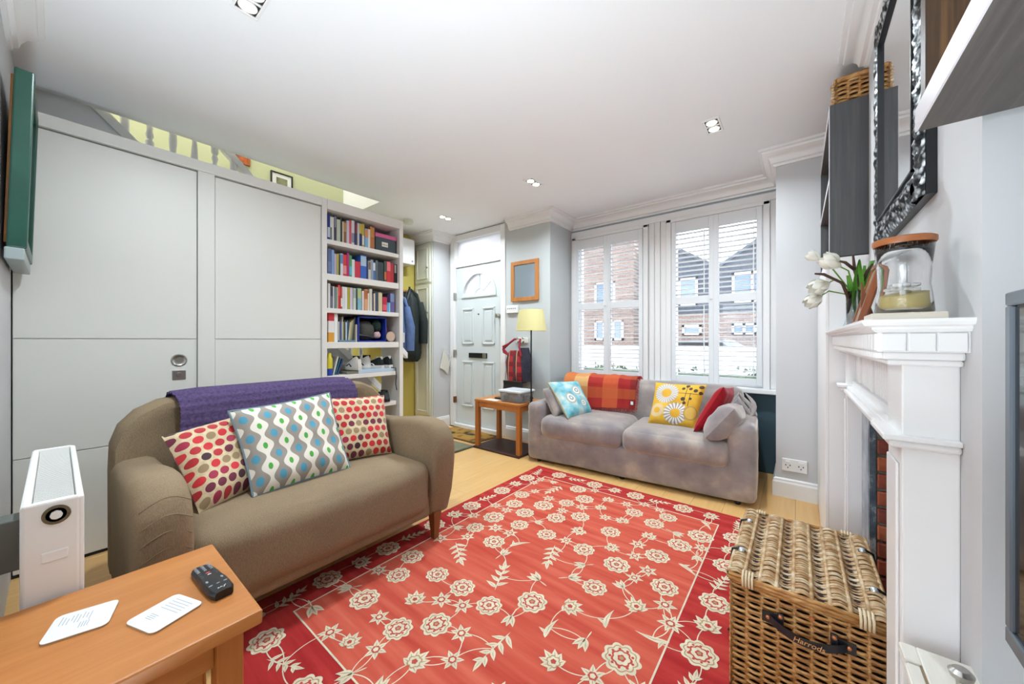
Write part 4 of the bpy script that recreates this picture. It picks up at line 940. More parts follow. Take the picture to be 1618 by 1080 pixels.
build(hang(-2.41,YD-.075,[(.645,.115,.04,.01),(.655,.13,.05,.01),(.75,.135,.055,.0),(.87,.13,.05,-.01),(.95,.11,.04,0),(.99,.09,.03,.01)],folds=5,amp=.008),'bag_body',M_tbag,bg,True)
M_blk=fabric('black_nylon','#2c2c36','#474654',bump=.2,big=14)
build(hang(-2.27,YD-.07,[(.66,.045,.05,.0),(.75,.06,.055,0),(.9,.06,.05,-.01),(1.02,.04,.04,-.03)],folds=4,amp=.006,seed=2),'side_pocket',M_blk,bg,True)
mb=MB()
for o in (0,.03): mb.tube([(-2.50,YD-.10,.94),(-2.56,YD-.11,.97+o),(-2.57,YD-.11,1.0+o),(-2.5,YD-.1,1.06),(-2.43,YD-.075,1.115),(-2.42,YD-.06,1.11)],.012,6)
mb.tube([(-2.31,YD-.12,.93),(-2.34,YD-.115,1.03),(-2.36,YD-.07,1.115)],.012,6)
build(mb,'strap',plain('red_strap','#8f1f30',.8),bg,True)
cl=thing('cloth_bag','small off-white cotton bag hanging on the boxing beside the door hinges','bag',(-3.54,3.09,.69))
build(MB().prism([(3.01,.75),(3.13,.69),(3.165,.80),(3.085,.96),(3.07,.96)],-3.548,-3.53,'x').prism([(3.05,.74),(3.12,.67),(3.13,.72),(3.08,.78)],-3.545,-3.528,'x'),'bag_body',fabric('cotton_cloth','#d0ccc0','#dedacd'),cl)
build(MB().tube([(-3.54,3.07,.955),(-3.545,3.06,1.0),(-3.55,3.09,.97),(-3.54,3.12,.93),(-3.535,3.16,.92),(-3.533,3.175,.87),(-3.535,3.16,.82)],.004,6),'handle',M_cup,cl,True)
# coats
def coat(name,label,cx,cy,secs,mat,collar,seed):
    t=thing(name,label,'coat',(cx,cy,secs[0][0]),0,'coats on the yellow wall')
    build(hang(cx,cy,secs,34,7,.016,seed,'y'),'coat_body',mat,t,True)
    z=secs[-1][0]; build(MB().tube([(cx+.06,cy-.09,z-.13),(cx+.05,cy-.05,z-.03),(cx,cy,z+.03),(cx+.05,cy+.06,z-.03),(cx+.07,cy+.10,z-.15)],[.02,.026,.03,.026,.018],8),'collar',collar,t,True)
    w=secs[2]; build(MB().tube([(cx+.06,cy+w[1]*.75,z-.12),(cx+.10,cy+w[1]*.98,z-.35),(cx+.10,cy+w[1]*.95,z-.62)],[.045,.055,.05],10),'sleeve',mat,t,True)
    build(MB().box(cx-.006,cx+.006,cy-.01,cy+.01,z,z+.07),'hanging_loop',M_black,t)
    return t
M_coatk=fabric('black_waxed_cotton','#1d2322','#2c3431',rough=.55,bump=.2,big=9); M_coatb=fabric('blue_quilt','#47597f','#6277a3',rough=.7,big=12)
coat('black_coat','long black coat with turned-up collar hanging on the yellow wall nearest the panelled cupboard',-3.70,2.665,[(.84,.06,.06,.03),(.88,.11,.09,.02),(.95,.135,.10,.01),(1.15,.135,.11,0),(1.45,.12,.105,0),(1.60,.10,.09,-.01),(1.68,.06,.05,-.02)],M_coatk,M_coatk,1)
coat('blue_jacket','quilted blue jacket hanging on the yellow wall beside the bookcase end',-3.60,2.42,[(.96,.09,.08,0),(1.0,.115,.10,0),(1.2,.11,.10,0),(1.42,.10,.09,0),(1.56,.07,.07,0),(1.60,.04,.04,0)],M_coatb,M_coatb,3)
hk=thing('coat_rail','wooden coat rail with hooks on the yellow wall','hooks',(XY,2.55,1.68)); build(MB().bbox(XY,XY+.02,2.2,2.82,1.66,1.74,.004),'board',M_pine,hk)
for y,e in ((2.42,.30),(2.56,.11),(2.665,.21)): build(MB().tube([(XY+.02,y,1.70),(XY+e,y,1.695),(XY+e+.02,y,1.73)],.005,6),'hook',M_black,hk,True)
# door mats
def mat_(name,label,pts,m1,m2):
    t=thing(name,label,'door mat',(sum(p[0] for p in pts)/4,sum(p[1] for p in pts)/4,0))
    build(MB().prism(pts,0,.010,'z'),'mat_edge',m2,t); c=Vector((sum(p[0] for p in pts)/4,sum(p[1] for p in pts)/4)); build(MB().prism([tuple(c+(Vector(p)-c)*.93) for p in pts],.008,.013,'z'),'mat_pile',m1,t)
M_coir=MT('coir_pattern',.95); _q=M_coir.noise(5,2); M_coir.col(M_coir.ramp(_q,[(.40,'#1f2b1c'),(.47,'#9a7430'),(.6,'#a9803a'),(.7,'#6f4a22')])); M_coir=M_coir.m
mat_('coir_mat','brown coir door mat with dark leaf pattern at the front door',[(-3.42,2.76),(-2.70,2.76),(-2.66,3.13),(-3.40,3.13)],M_coir,plain('mat_rim','#6d4a26',.9))
mat_('grey_mat','plain grey-olive door mat beyond the small sofa arm',[(-3.2,2.28),(-2.62,2.28),(-2.62,2.68),(-3.2,2.68)],fabric('grey_mat_pile','#6d6a55','#85826a',scale=200),plain('mat_edge_dark','#4a4a3c',.9))
# ---------------- bookcase contents ----------------
zx=lambda zp:512+zp/12.415
def ypix(px): # photo column -> y on the bookcase front plane
    u=(px-809)/FPX; s,c=math.sin(R(38.391)),math.cos(R(38.391)); rx,ry=-s+u*c,c+u*s; return (XC-.03)*ry/rx
ORD='first second third fourth fifth sixth seventh eighth ninth tenth eleventh twelfth thirteenth fourteenth fifteenth sixteenth seventeenth eighteenth nineteenth twentieth twenty-first twenty-second twenty-third twenty-fourth twenty-fifth twenty-sixth twenty-seventh twenty-eighth'.split()
CN={}
def cname(h):
    r,g,b=[int(h[i:i+2],16) for i in (1,3,5)]; mx_,mn_=max(r,g,b),min(r,g,b)
    if mx_-mn_<28: return 'white' if mx_>190 else ('grey' if mx_>90 else 'black')
    if mx_==r: 
        if mn_>150: return 'cream' if g>b else 'pink'
        return 'orange' if g>b+35 and g>r*.45 else ('red' if b<r*.6 else 'magenta')
    if mx_==g: return 'green'
    return 'pale blue' if mn_>110 else ('blue' if b>110 else 'navy')
bmats={}
def book(y0,y1,h,c,z,row,i,depth=.17,c2=None):
    y0+=.0008; y1-=.0008; x1=XC-.028-random.uniform(0,.012)
    t=thing('book','%s spined book, %s from the sliding cupboard on the %s shelf of the bookcase'%(cname(c),ORD[i],row),'book',(x1-depth/2,(y0+y1)/2,z),0,'books on the %s shelf'%row)
    if c not in bmats: bmats[c]=plain('book_'+c[1:],c,.5)
    cv=.0022; mb=MB().box(x1-depth,x1,y0,y0+cv,z,z+h).box(x1-depth,x1,y1-cv,y1,z,z+h).box(x1-.004,x1,y0+cv,y1-cv,z,z+h)
    cov=build(mb,'cover',bmats[c],t)
    build(MB().box(x1-depth+.006,x1-.004,y0+cv,y1-cv,z+.003,z+h-.005),'pages',M_paper,t)
    if c2:
        if c2 not in bmats: bmats[c2]=plain('book_'+c2[1:],c2,.5)
        a,b=(.55,.96) if i%2 else (.12,.5)
        build(MB().box(x1-.001,x1+.0006,y0+.0005,y1-.0005,z+h*a,z+h*b),'spine_band',bmats[c2],cov)
rows={ 'top':(BZ[0],.205,[(70,125,1,'#26348a','#cdd2e6'),(125,165,.95,'#6f8275','#dfe4dc'),(165,205,.93,'#e4e2dd'),(205,245,1,'#4a4458','#8f8aa0'),(245,320,.88,'#b9c2ad'),(320,360,.98,'#2c3b36'),(360,385,.85,'#d8cdb4'),(385,440,.85,'#8a5a33','#b58a5c'),(440,495,.93,'#cfc3d0'),(495,545,.97,'#d0545f'),(545,610,1,'#dcd8dc','#8b8fa5'),(610,655,.95,'#3a3550','#8f3a4a'),(655,695,.95,'#c6cad0'),(695,755,1,'#1f2f63','#c9b44a'),(755,800,.98,'#c8b23c','#e3e0d8'),(800,865,.8,'#7fb0d8','#d98a5a'),(865,915,.82,'#e4ddcf'),(915,1000,.95,'#b8703a','#c98a3f')]),
 'second':(BZ[1],.20,[(75,145,1,'#5c6a93','#6f80a8'),(145,200,.98,'#7f9cc8'),(205,260,.85,'#b9a9b2'),(260,290,.87,'#b9b04a'),(290,320,.85,'#3b3f33'),(320,375,.9,'#cfd2d4','#5f86b5'),(375,450,.88,'#d2323a','#e08a8a'),(450,495,.97,'#b3226a'),(497,550,.9,'#3f9a58','#4fb0c8'),(550,610,.75,'#d9dadb'),(612,720,.7,'#c4263c'),(720,835,1,'#2f5fb5','#a9c3da'),(835,870,.8,'#1d2f6b'),(870,915,.8,'#c9c5bd','#7a5a46'),(915,970,.88,'#8f9da6'),(970,1020,.8,'#4a6da8','#d3d8de'),(1020,1070,.9,'#56616a'),(1070,1180,.85,'#26353a'),(1190,1235,.93,'#2f4a3a','#c86a2c'),(1235,1310,.95,'#c81e2a','#e0707a'),(1310,1380,.9,'#b31622'),(1385,1430,.88,'#31403f','#c3cac9'),(1430,1466,.88,'#5a1524')]),
 'third':(BZ[2],.195,[(80,125,1,'#dedbd6'),(125,175,.9,'#6a6a7a','#3f3f4d'),(175,215,.9,'#e0ddda'),(215,260,.88,'#6f8478'),(262,277,.88,'#dcd9d0'),(277,325,.98,'#c8342c','#d8584a'),(325,360,.9,'#c04a40','#dfd4cc'),(360,420,.93,'#d4d6d6'),(420,465,.93,'#e3e2dd'),(465,520,.93,'#a8a02a'),(520,575,.93,'#cbbccd'),(575,630,.92,'#c3cdb9','#9aa8a0'),(632,660,.9,'#2f4048'),(660,740,.95,'#7fb5bf','#b3bf78'),(750,795,.85,'#d9c9c6'),(797,860,.93,'#d8a070','#b5622c'),(860,890,.78,'#dcd6cb'),(890,945,.97,'#cfc6b2'),(945,980,.78,'#2f3f66'),(980,1010,.8,'#dcc0a8'),(1010,1070,.85,'#33465c'),(1070,1145,.86,'#cdbf94'),(1150,1240,.68,'#b81c3c','#d8566a'),(1240,1280,.45,'#3fa0c4'),(1280,1308,.45,'#8fc3cc'),(1310,1395,.9,'#6a5a94','#7f8fb5')])}
for row,(z,H,lst) in rows.items():
    for i,e in enumerate(lst):
        y0,y1=ypix(zx(e[0])),ypix(zx(e[1])); y0=max(y0,1.2885); y1=min(y1,1.9265); book(y0,y1,H*e[2],e[3],z,row,i,c2=e[4] if len(e)>4 else None)
bx=thing('storage_carton','charcoal document box with bright pink lid on the top shelf of the bookcase','box',(XC-.14,1.82,BZ[0]))
y0,y1=ypix(zx(1010)),1.922
build(MB().bbox(XC-.24,XC-.03,y0,y1,BZ[0],BZ[0]+.125,.003),'carton',plain('charcoal_card','#39464c',.6),bx); build(MB().bbox(XC-.244,XC-.026,y0-.003,y1+.002,BZ[0]+.12,BZ[0]+.155,.003),'lid',plain('pink_card','#cf5f8f',.55),bx)
lb=build(MB().box(XC-.031,XC-.0285,y0+.06,y0+.12,BZ[0]+.045,BZ[0]+.085),'label_card',M_paper,bx)
text(lb,'handwriting','Library',.018,Matrix.Translation((XC-.0282,y0+.09,BZ[0]+.063))@Matrix.Rotation(R(90),4,'Z')@Matrix.Rotation(R(90),4,'X'),plain('pen_ink','#3a3550',.6),.25)
# fourth shelf
z=BZ[3]
def yz(a): return ypix(zx(a))
t=thing('cereal_box','tall red, white and orange carton standing at the cupboard end of the fourth shelf','box',(XC-.12,(yz(80)+yz(200))/2,z))
build(MB().box(XC-.22,XC-.03,yz(84),yz(200),z,z+.075),'carton_bottom',plain('orange_card','#d99a34',.55),t); build(MB().box(XC-.22,XC-.03,yz(84),yz(200),z+.075,z+.165),'carton_middle',plain('white_card','#e3e0dc',.55),t); build(MB().box(XC-.22,XC-.03,yz(84),yz(200),z+.165,z+.232),'carton_top',plain('red_card','#c8303c',.55),t)
single(MB().bbox(XC-.24,XC-.03,yz(203),yz(272),z,z+.225,.003),'ring_binder',M_white,'plain white binder beside the red, white and orange carton','binder')
cols=['#2f4d4a','#cfd2c9','#5b3b55','#4d74b5','#c9c2a4','#7f7a3a','#28323a','#dfe3e0','#3f6a9c','#c8bd98','#b5ab84','#86866a','#4a4f3d']
for i,c in enumerate(cols):
    a=280+i*24; y=yz(a); dz=.19-.055*((i*7)%4)/4-(.03 if i in(3,7,8) else 0)
    lean=R(-7) if i>8 else R(0)
    Mb=Matrix.Translation((XC-.05,y,z+.0155))@Matrix.Rotation(lean,4,'X')
    single(MB().box(-.17,.0,0,.0088,0,dz,Mb),'magazine',plain('mag_'+c[1:],c,.5),'thin %s pamphlet, %s from the white binder in the magazine row'%(cname(c),ORD[i]),'magazine','pamphlets on the fourth shelf')
single(MB().bbox(XC-.2,XC-.02,yz(278),yz(612),z,z+.014,.004),'flat_tray',plain('blue_grey_plastic','#5f7f93',.4),'blue-grey flat case lying under the pamphlets on the fourth shelf','tray')
single(MB().bbox(XC-.19,XC-.04,yz(634),yz(664),z,z+.145,.002),'paperback',plain('beige_cover','#c9c0b0',.6),'beige paperback standing against the blue crate','book')
cr=thing('blue_crate','royal blue open-fronted crate holding a bag and scarf on the fourth shelf','crate',(XC-.14,(yz(665)+yz(1225))/2,z))
M_blu=plain('royal_blue_plastic','#1d3596',.4); a,b=yz(668),yz(1228)
for q in ((XC-.26,XC-.03,a,a+.012,z,z+.215),(XC-.26,XC-.03,b-.012,b,z,z+.215),(XC-.26,XC-.03,a,b,z+.203,z+.215),(XC-.26,XC-.03,a,b,z,z+.012),(XC-.27,XC-.26,a,b,z,z+.215)): build(MB().bbox(*q,.002,1),'crate_side',M_blu,cr)
sk=thing('folded_bag','dark grey soft bag stuffed into the blue crate','bag',(XC-.13,(a+b)/2-.03,z+.012)); build(MB().soft((XC-.13,(a*.6+b*.4),z+.10),(.15,.15,.16),.06,8,(.01,.01,.01),.012,12,seed=2),'bag_body',fabric('grey_felt','#45443f','#5a5952'),sk,True); build(MB().tube([(XC-.05,a+.02,z+.06),(XC-.045,a+.09,z+.05),(XC-.05,a+.16,z+.035)],.006,6),'strap',M_black,sk,True)
sc_=thing('rolled_scarf','dark green patterned scarf with pale pink edge in the blue crate','scarf',(XC-.12,b-.06,z+.012)); build(MB().soft((XC-.12,b-.065,z+.14),(.13,.085,.10),.04,8,(.01,.01,.01),.01,16,seed=5),'scarf_roll',fabric('green_black_silk','#10191c','#2c4038',big=20),sc_,True); build(MB().soft((XC-.10,b-.07,z+.06),(.10,.07,.06),.028,6,(0,0,0),.008,18,seed=6),'scarf_edge',fabric('pink_print','#b58a8c','#d9c3c0',big=30),sc_,True)
t=thing('hair_brush','round beige-backed brush leaning at the open end of the fourth shelf','brush',(XC-.04,1.855,z)); build(MB().lathe([(.0,0),(.042,.002),(.046,.012),(.04,.022),(0,.024)],24,Matrix.Translation((XC-.035,1.855,z+.047))@Matrix.Rotation(R(90),4,'Y'),cap=False),'brush_back',plain('beige_pad','#c4aa97',.6),t,True); build(MB().lathe([(.047,.004),(.048,.010),(.045,.016)],24,Matrix.Translation((XC-.037,1.855,z+.047))@Matrix.Rotation(R(90),4,'Y'),cap=False),'rim',M_black,t,True)
t=thing('small_bottle','small dark bottle with pale cap behind the round brush','bottle',(XC-.12,1.86,z)); build(MB().lathe([(.022,0),(.024,.01),(.024,.10),(.012,.125)],16,Matrix.Translation((XC-.12,1.86,z))),'bottle_body',M_black,t,True); build(MB().lathe([(.012,.125),(.012,.165)],14,Matrix.Translation((XC-.12,1.86,z))),'cap',plain('pale_cap','#b9bcc0',.4),t,True)
single(MB().bbox(XC-.17,XC-.06,b+.003,b+.024,z,z+.135,.004),'red_carton',plain('red_pack','#b52127',.5),'slim red pack standing between the blue crate and the dark bottle','box')
# fifth shelf
z=BZ[4]
def shoe(name,label,cx,cy,z,L,W,H,upper,sole,accent,rz,group,lace=True):
    t=thing(name,label,'shoe',(cx,cy,z),rz,group); Mx=Matrix.Translation((cx,cy,z))@Matrix.Rotation(rz,4,'Z')
    def outl(u): # half width along length 0 heel..1 toe
        return W/2*(.62+.38*math.sin(min(1,u*1.15)*2.6))*(1 if u<.93 else (1-(u-.93)/.07*.45)) if u>.04 else W/2*.55
    us=[0,.03,.1,.2,.32,.45,.58,.7,.82,.92,.98,1]
    def ring(k,z0): return [(-L/2+L*u,k*outl(u),z0) for u in us]+[(-L/2+L*u,-k*outl(u),z0) for u in us[::-1]]
    s_=MB().loft([ring(.95,0),ring(1.04,.006),ring(1.04,.024),ring(1,.028)]); s_.v=[tuple(Mx@Vector(p)) for p in s_.v]; build(s_,'sole',sole,t,True)
    top=[.88,.95,1,.93,.80,.72,.62,.5,.42,.36,.30,.26]; rings=[]
    for q in range(7):
        f=q/6; r=[]
        for sgn,seq in ((1,range(12)),(-1,range(11,-1,-1))):
            for i in seq:
                u=us[i]; h=.026+(H*top[i]-.026)*f; w=outl(u)*(1.0-.12*f-.38*f**3*(1 if u>.42 else .35)); r.append((-L/2+L*u+(.012*f if u<.1 else 0),sgn*w,h))
        rings.append(r)
    m=MB().loft(rings); m.v=[tuple(Mx@Vector(p)) for p in m.v]; up=build(m,'upper',upper,t,True)
    c=MB().loft([[(-L/2+L*(.20+.17*math.cos(a)),W*.26*math.sin(a),zz) for a in [2*math.pi*i/14 for i in range(14)]] for zz in (H*.8,H*1.02)]); c.v=[tuple(Mx@Vector(p)) for p in c.v]; build(c,'collar_lining',accent,t,True)
    if lace:
        for i in range(4):
            u=.45+i*.075; h=H*(.74-.085*i)+.004; m=MB().tube([Mx@Vector((-L/2+L*u,-W*.2,h-.008)),Mx@Vector((-L/2+L*(u+.015),0,h+.004)),Mx@Vector((-L/2+L*u,W*.2,h-.008))],.004,6); build(m,'lace',accent,up,True)
    m=MB().tube([Mx@Vector((-L/2+L*.3,W*.5,.03)),Mx@Vector((-L/2+L*.42,W*.44,H*.45)),Mx@Vector((-L/2+L*.55,W*.49,.035))],.005,6); build(m,'side_stripe',accent,t,True)
M_sw=plain('white_leather','#dcd8d2',.5); M_sk=fabric('black_mesh','#1f2423','#2f3634'); M_so=plain('pale_rubber','#d8d3c8',.6); M_sg=plain('dark_grey_suede','#3a3d3e',.8,var=.2,scale=20)
fb=thing('flat_box','pale blue flat box lying under the trainers on the fifth shelf','box',(XC-.12,1.73,z)); build(MB().bbox(XC-.23,XC-.01,1.55,1.885,z,z+.028,.003),'carton',plain('pale_blue_card','#b9cfe0',.5),fb); build(MB().bbox(XC-.22,XC-.02,1.455,1.55,z,z+.022,.003),'folded_paper',plain('grey_paper','#7d7868',.7),fb)
zt=z+.0285; GS='trainers on the fifth shelf'
shoe('trainer','white leather trainer with black cross lacing, toe towards the spray can',XC-.11,1.535,zt,.20,.075,.115,M_sw,M_so,M_sk,R(198),GS)
shoe('trainer','white leather trainer with black tongue, behind its partner in the middle of the fifth shelf',XC-.17,1.645,zt,.19,.075,.115,M_sw,M_so,M_sk,R(235),GS)
shoe('trainer','black and white running shoe heel outward beside the white trainers',XC-.13,1.745,zt,.21,.078,.10,M_sk,M_sw,M_sw,R(205),GS)
shoe('trainer','black and white running shoe on its own against the bookcase side',XC-.13,1.845,zt,.21,.078,.105,M_sk,M_sw,M_sw,R(190),GS)
t=thing('spray_can','yellow and blue spray can on the fifth shelf','spray can',(XC-.04,1.325,z)); Mx=Matrix.Translation((XC-.045,1.328,z)); build(MB().lathe([(.022,0),(.023,.004),(.023,.055)],18,Mx),'can_base',plain('spray_blue','#2348a8',.4),t,True); build(MB().lathe([(.023,.055),(.023,.13),(.017,.145)],18,Mx),'can_body',plain('spray_yellow','#d6c62e',.4),t,True); build(MB().lathe([(.014,.145),(.014,.17),(.010,.178)],16,Mx),'cap',plain('spray_cap','#e0d23a',.4),t,True)
for i,(c,y,ln) in enumerate((('#c9c9c4',1.362,-14),('#1f5a6a',1.378,-17),('#2d3f66',1.395,-20))): single(MB().box(-.16,0,0,.012,0,.15-.01*i,Matrix.Translation((XC-.06,y,z+.004))@Matrix.Rotation(R(-ln*-1),4,'X')),'leaning_book',plain('lean_'+c[1:],c,.5),'%s book leaning beside the spray can'%('grey','teal','dark blue')[i],'book','leaning books on the fifth shelf')
single(MB().tube([(XC-.03,1.865,z+.033),(XC+.012,1.885,z+.03),(XC+.015,1.89,z-.05),(XC+.012,1.885,z-.11),(XC+.018,1.892,z-.17)],.004,6),'charging_cable',M_black,'thin black cable dangling off the end of the fifth shelf','cable',smooth=True)
z=BZ[5]
shoe('walking_shoe','dark grey walking shoe on the sixth shelf above the velvet-cushioned sofa back',XC-.12,1.68,z+.0005,.24,.085,.10,M_sg,M_black,M_black,R(190),'walking shoes on the sixth shelf')
shoe('walking_shoe','dark grey walking shoe nearest the bookcase end on the sixth shelf',XC-.12,1.80,z+.0005,.24,.085,.10,M_sg,M_black,M_black,R(186),'walking shoes on the sixth shelf')
z=BZ[6]; shoe('slipper','black slip-on shoe on the lowest shelf of the bookcase',XC-.1,1.80,z+.0005,.23,.08,.075,M_sk,M_black,M_black,R(190),None,False)
# ---------------- fireplace ----------------
fs=thing('fire_surround','white painted timber fire surround with fluted frieze and moulded mantel shelf','fireplace',(.19,1.66,0))
FY0,FY1=1.10,2.248; XPf=.170
def fp(mb,nm,m=M_white,sm=False): return build(mb,nm,m,fs,sm)
for a,b in ((FY0,1.242),(2.175,FY1)):
    fp(MB().bbox(XPf,XB,a,b,0,1.062,.003),'pilaster')
    fp(MB().bbox(XPf-.03,XB,a-.018,b+.012,.893,.905,.003).bbox(XPf-.02,XB,a-.012,b+.008,.878,.893,.005),'pilaster_ledge')
    fp(MB().bbox(XPf-.006,XPf,a+.02,b-.02,.15,.84,.003),'pilaster_face')
fp(MB().box(.226,XB,1.242,2.175,.885,1.062),'frieze_board')
fp(MB().bbox(XPf-.012,XB,1.256,2.163,.872,.888,.004).bbox(XPf-.002,XB,1.256,2.163,.885,.90,.004),'frieze_ledge')
fp(MB().bbox(.188,.226,1.242,2.175,1.035,1.062,.003).bbox(.188,.226,1.242,2.175,.90,.925,.003),'frieze_rail')
fl_=mesh_of(MB().bbox(-.006,.023,-.010,.010,0,.11,.003,1),'flute'); fl_.materials.append(M_white)
y=1.27
while y<2.15:
    if not any(abs(y-c)<.034 for c in (1.40,1.71,2.02)): inst(fl_,'flute',fs,(.203,y,.925))
    y+=.036
for c in (1.40,1.71,2.02): fp(MB().bbox(.193,.226,c-.02,c+.02,.925,1.035,.003),'frieze_stile')
fp(MB().bbox(.138,XB,FY0-.03,FY1-.02,1.062,1.078,.004).bbox(.146,XB,FY0-.02,FY1-.03,1.05,1.062,.004),'bed_mould')
dn=mesh_of(MB().bbox(-.006,.006,-.006,.006,0,.014,.0015,1),'dentil'); dn.materials.append(M_white)
for i in range(44): inst(dn,'dentil',fs,(.134,FY0-.015+i*.0262,1.063))
fp(MB().box(.128,XB,FY0-.05,FY1-.005,1.078,1.118),'shelf_frieze')
bd=mesh_of(MB().bbox(-.002,.004,-.0175,.0175,0,.036,.002,1),'frieze_block'); bd.materials.append(M_white)
for i in range(32): inst(bd,'frieze_block',fs,(.126,FY0-.03+i*.0368,1.08))
for i in range(3): fp(MB().bbox(.133+i*.039,.169+i*.039,FY0-.0535,FY0-.05,1.08,1.116,.0015,1),'frieze_block')
mp_=[(0,1.118),(.012,1.118),(.018,1.124),(.018,1.128),(.030,1.131),(.034,1.137),(.034,1.143),(0,1.143)]
sh=sweep([(XB,FY0-.046),(.136,FY0-.046),(.136,FY1-.012),(XB,FY1-.012)],mp_)
sh.box(.136,XB,FY0-.046,FY1-.012,1.118,1.143); fp(sh,'mantel_shelf')
M_slt=MT('slate_marble',.3); _q=M_slt.noise(7,8,rough=.7); M_slt.col(M_slt.ramp(_q,[(.35,'#5f6a76'),(.5,'#8d98a5'),(.58,'#a9b2bb'),(.7,'#75808c')])); M_slt=M_slt.m
sl=fp(MB().bbox(.217,XB,1.242,OPY0,0,.885,.002).bbox(.217,XB,OPY1,2.175,0,.885,.002).bbox(.217,XB,OPY0,OPY1,OPZ,.885,.002),'slate_slip',M_slt)
M_slv=MT('dark_slate_vein',.35); _q=M_slv.noise(14,8,sc=(1,1,.6),rough=.7); M_slv.col(M_slv.ramp(_q,[(.4,'#3c4750'),(.55,'#55616c'),(.62,'#aab3b8')])); M_slv=M_slv.m
fp(MB().box(.219,.237,OPY1-.016,OPY1,0,OPZ),'slate_reveal',M_slv)
M_bk=[plain('brick_%d'%i,c,.9,var=.25,scale=22,bump=.4,bs=90) for i,c in enumerate(('#8e4734','#9c5238','#7c3f33','#a35a3c'))]
struct(MB().box(.237,.60,OPY1-.006,OPY1,0,OPZ-.02).box(.585,.6,OPY0,OPY1-.004,0,OPZ),'wall_firebox',plain('mortar','#77776a',.9,var=.2,scale=20))
fbx=bpy.data.objects['wall_firebox']; me_b=[]
for m in M_bk:
    me=mesh_of(MB().bbox(-.09,.09,-.016,.006,.004,.058,.004,1),'brick'); me.materials.append(m); me_b.append(me)
for r in range(11):
    for k in range(2):
        x=.330+k*.19-(.095 if r%2 else 0)
        if x-.09<.237: x=.330 if k else .33
        if x+.09>.6: continue
        inst(me_b[(r*3+k)%4],'brick',fbx,(x,OPY1-.0125,r*.066))
for r in range(11):
    for k in range(3): 
        inst(me_b[(r*5+k*2)%4],'brick',fbx,(.578,OPY0+.12+k*.19-(.05 if r%2 else 0),r*.066),(0,0,R(90)))
struct(MB().box(.25,.6,OPY0-.004,OPY0,0,OPZ),'wall_firebox_near',M_bk[2])
# ---------------- alcove cupboard and dark wall units ----------------
al=thing('alcove_cupboard','tall plain white cupboard filling the alcove between the chimney breast and the window wall','cupboard',(.36,2.72,0))
build(MB().box(.115,XP-.002,2.28,YD-.022,0,1.49),'carcass',M_white,al)
for i in range(2): build(MB().bbox(.103,.115,2.284+i*.443,2.284+(i+1)*.443-.004,.02,1.486,.002),'cupboard_door',M_white,al)
wu=thing('wall_shelf_unit','dark wenge open wall shelf above the white alcove cupboard','shelf unit',(.36,2.74,1.50))
ux0,ux1,uy0,uy1,uz0,uz1=.118,XP-.003,2.285,3.165,1.495,2.216
build(MB().bbox(ux0,ux1,uy0,uy0+.025,uz0,uz1,.002),'side_panel',M_wengez,wu); build(MB().bbox(ux0,ux1,uy1-.025,uy1,uz0,uz1,.002),'side_panel',M_wengez,wu)
for z in (uz0,1.855,uz1-.025): build(MB().bbox(ux0,ux1,uy0+.025,uy1-.025,z,z+.025,.002),'shelf_board',M_wenge,wu)
build(MB().box(ux1-.01,ux1,uy0+.025,uy1-.025,uz0,uz1),'back_panel',M_wenge,wu)
M_edge=plain('pale_edge_strip','#cfc9cc',.3)
build(MB().box(ux0-.002,ux0,uy0,uy0+.025,uz0,uz1),'edge_strip',M_edge,wu)
for z in (uz0,1.855,uz1-.025): build(MB().box(ux0-.002,ux0,uy0+.025,uy1,z,z+.025),'edge_strip',M_edge,wu)
for i,(y,w,h,c,sh_) in enumerate(((2.33,.05,.22,'#d9d6d0','lower'),(2.39,.04,.2,'#c98a3f','lower'),(2.9,.06,.24,'#1f4a63','lower'),(2.97,.05,.22,'#2a3b44','lower'),(2.75,.05,.2,'#d8a04a','upper'),(2.82,.045,.22,'#2f6f7a','upper'),(2.89,.05,.21,'#e2dfd8','upper'))):
    z=uz0+.0255 if sh_=='lower' else 1.8805
    t=thing('shelf_book','%s book standing on the %s board of the dark wall shelf'%(cname(c),sh_),'book',(.25,y,z),0,'books on the dark wall shelf')
    build(MB().bbox(.15,.33,y,y+w,z,z+h,.002,1),'cover',plain('wb_%d'%i,c,.5),t); build(MB().box(.151,.329,y+.003,y+w-.003,z+h-.003,z+h+.0005),'pages',M_paper,t)
t=thing('storage_jar','white jar with a black lid on the dark wall shelf','jar',(.18,2.46,uz0+.0255)); Mx=Matrix.Translation((.19,2.47,uz0+.0255)); build(MB().lathe([(.036,0),(.038,.01),(.038,.14),(.03,.16)],20,Mx),'jar_body',M_white,t,True); build(MB().lathe([(.034,.16),(.034,.185)],20,Mx),'lid',M_black,t,True)
nu=thing('wall_cabinet','dark wenge wall shelf with pale front edge above the television','shelf unit',(.4,.3,1.478))
nx0,nx1,ny0,ny1,nz0,nz1=.169,XP-.003,-.5,.966,1.478,2.16
build(MB().bbox(nx0,nx1,ny0,ny1,nz0,nz0+.04,.001,1),'bottom_board',M_wenge,nu); build(MB().bbox(nx0,nx1,ny0,ny1,nz1-.04,nz1,.001,1),'top_board',M_wenge,nu)
build(MB().box(nx0+.004,nx1,ny1-.03,ny1,nz0+.04,nz1-.04),'end_panel',M_wengeb,nu); build(MB().box(nx0+.004,nx1,ny0,ny0+.03,nz0+.04,nz1-.04),'end_panel',M_wengeb,nu)
build(MB().box(nx1-.012,nx1,ny0,ny1,nz0,nz1),'back_panel',M_wenge,nu)
for z in (nz0,nz1-.04): build(MB().box(nx0-.003,nx0,ny0,ny1,z,z+.04),'edge_strip',M_edge,nu)
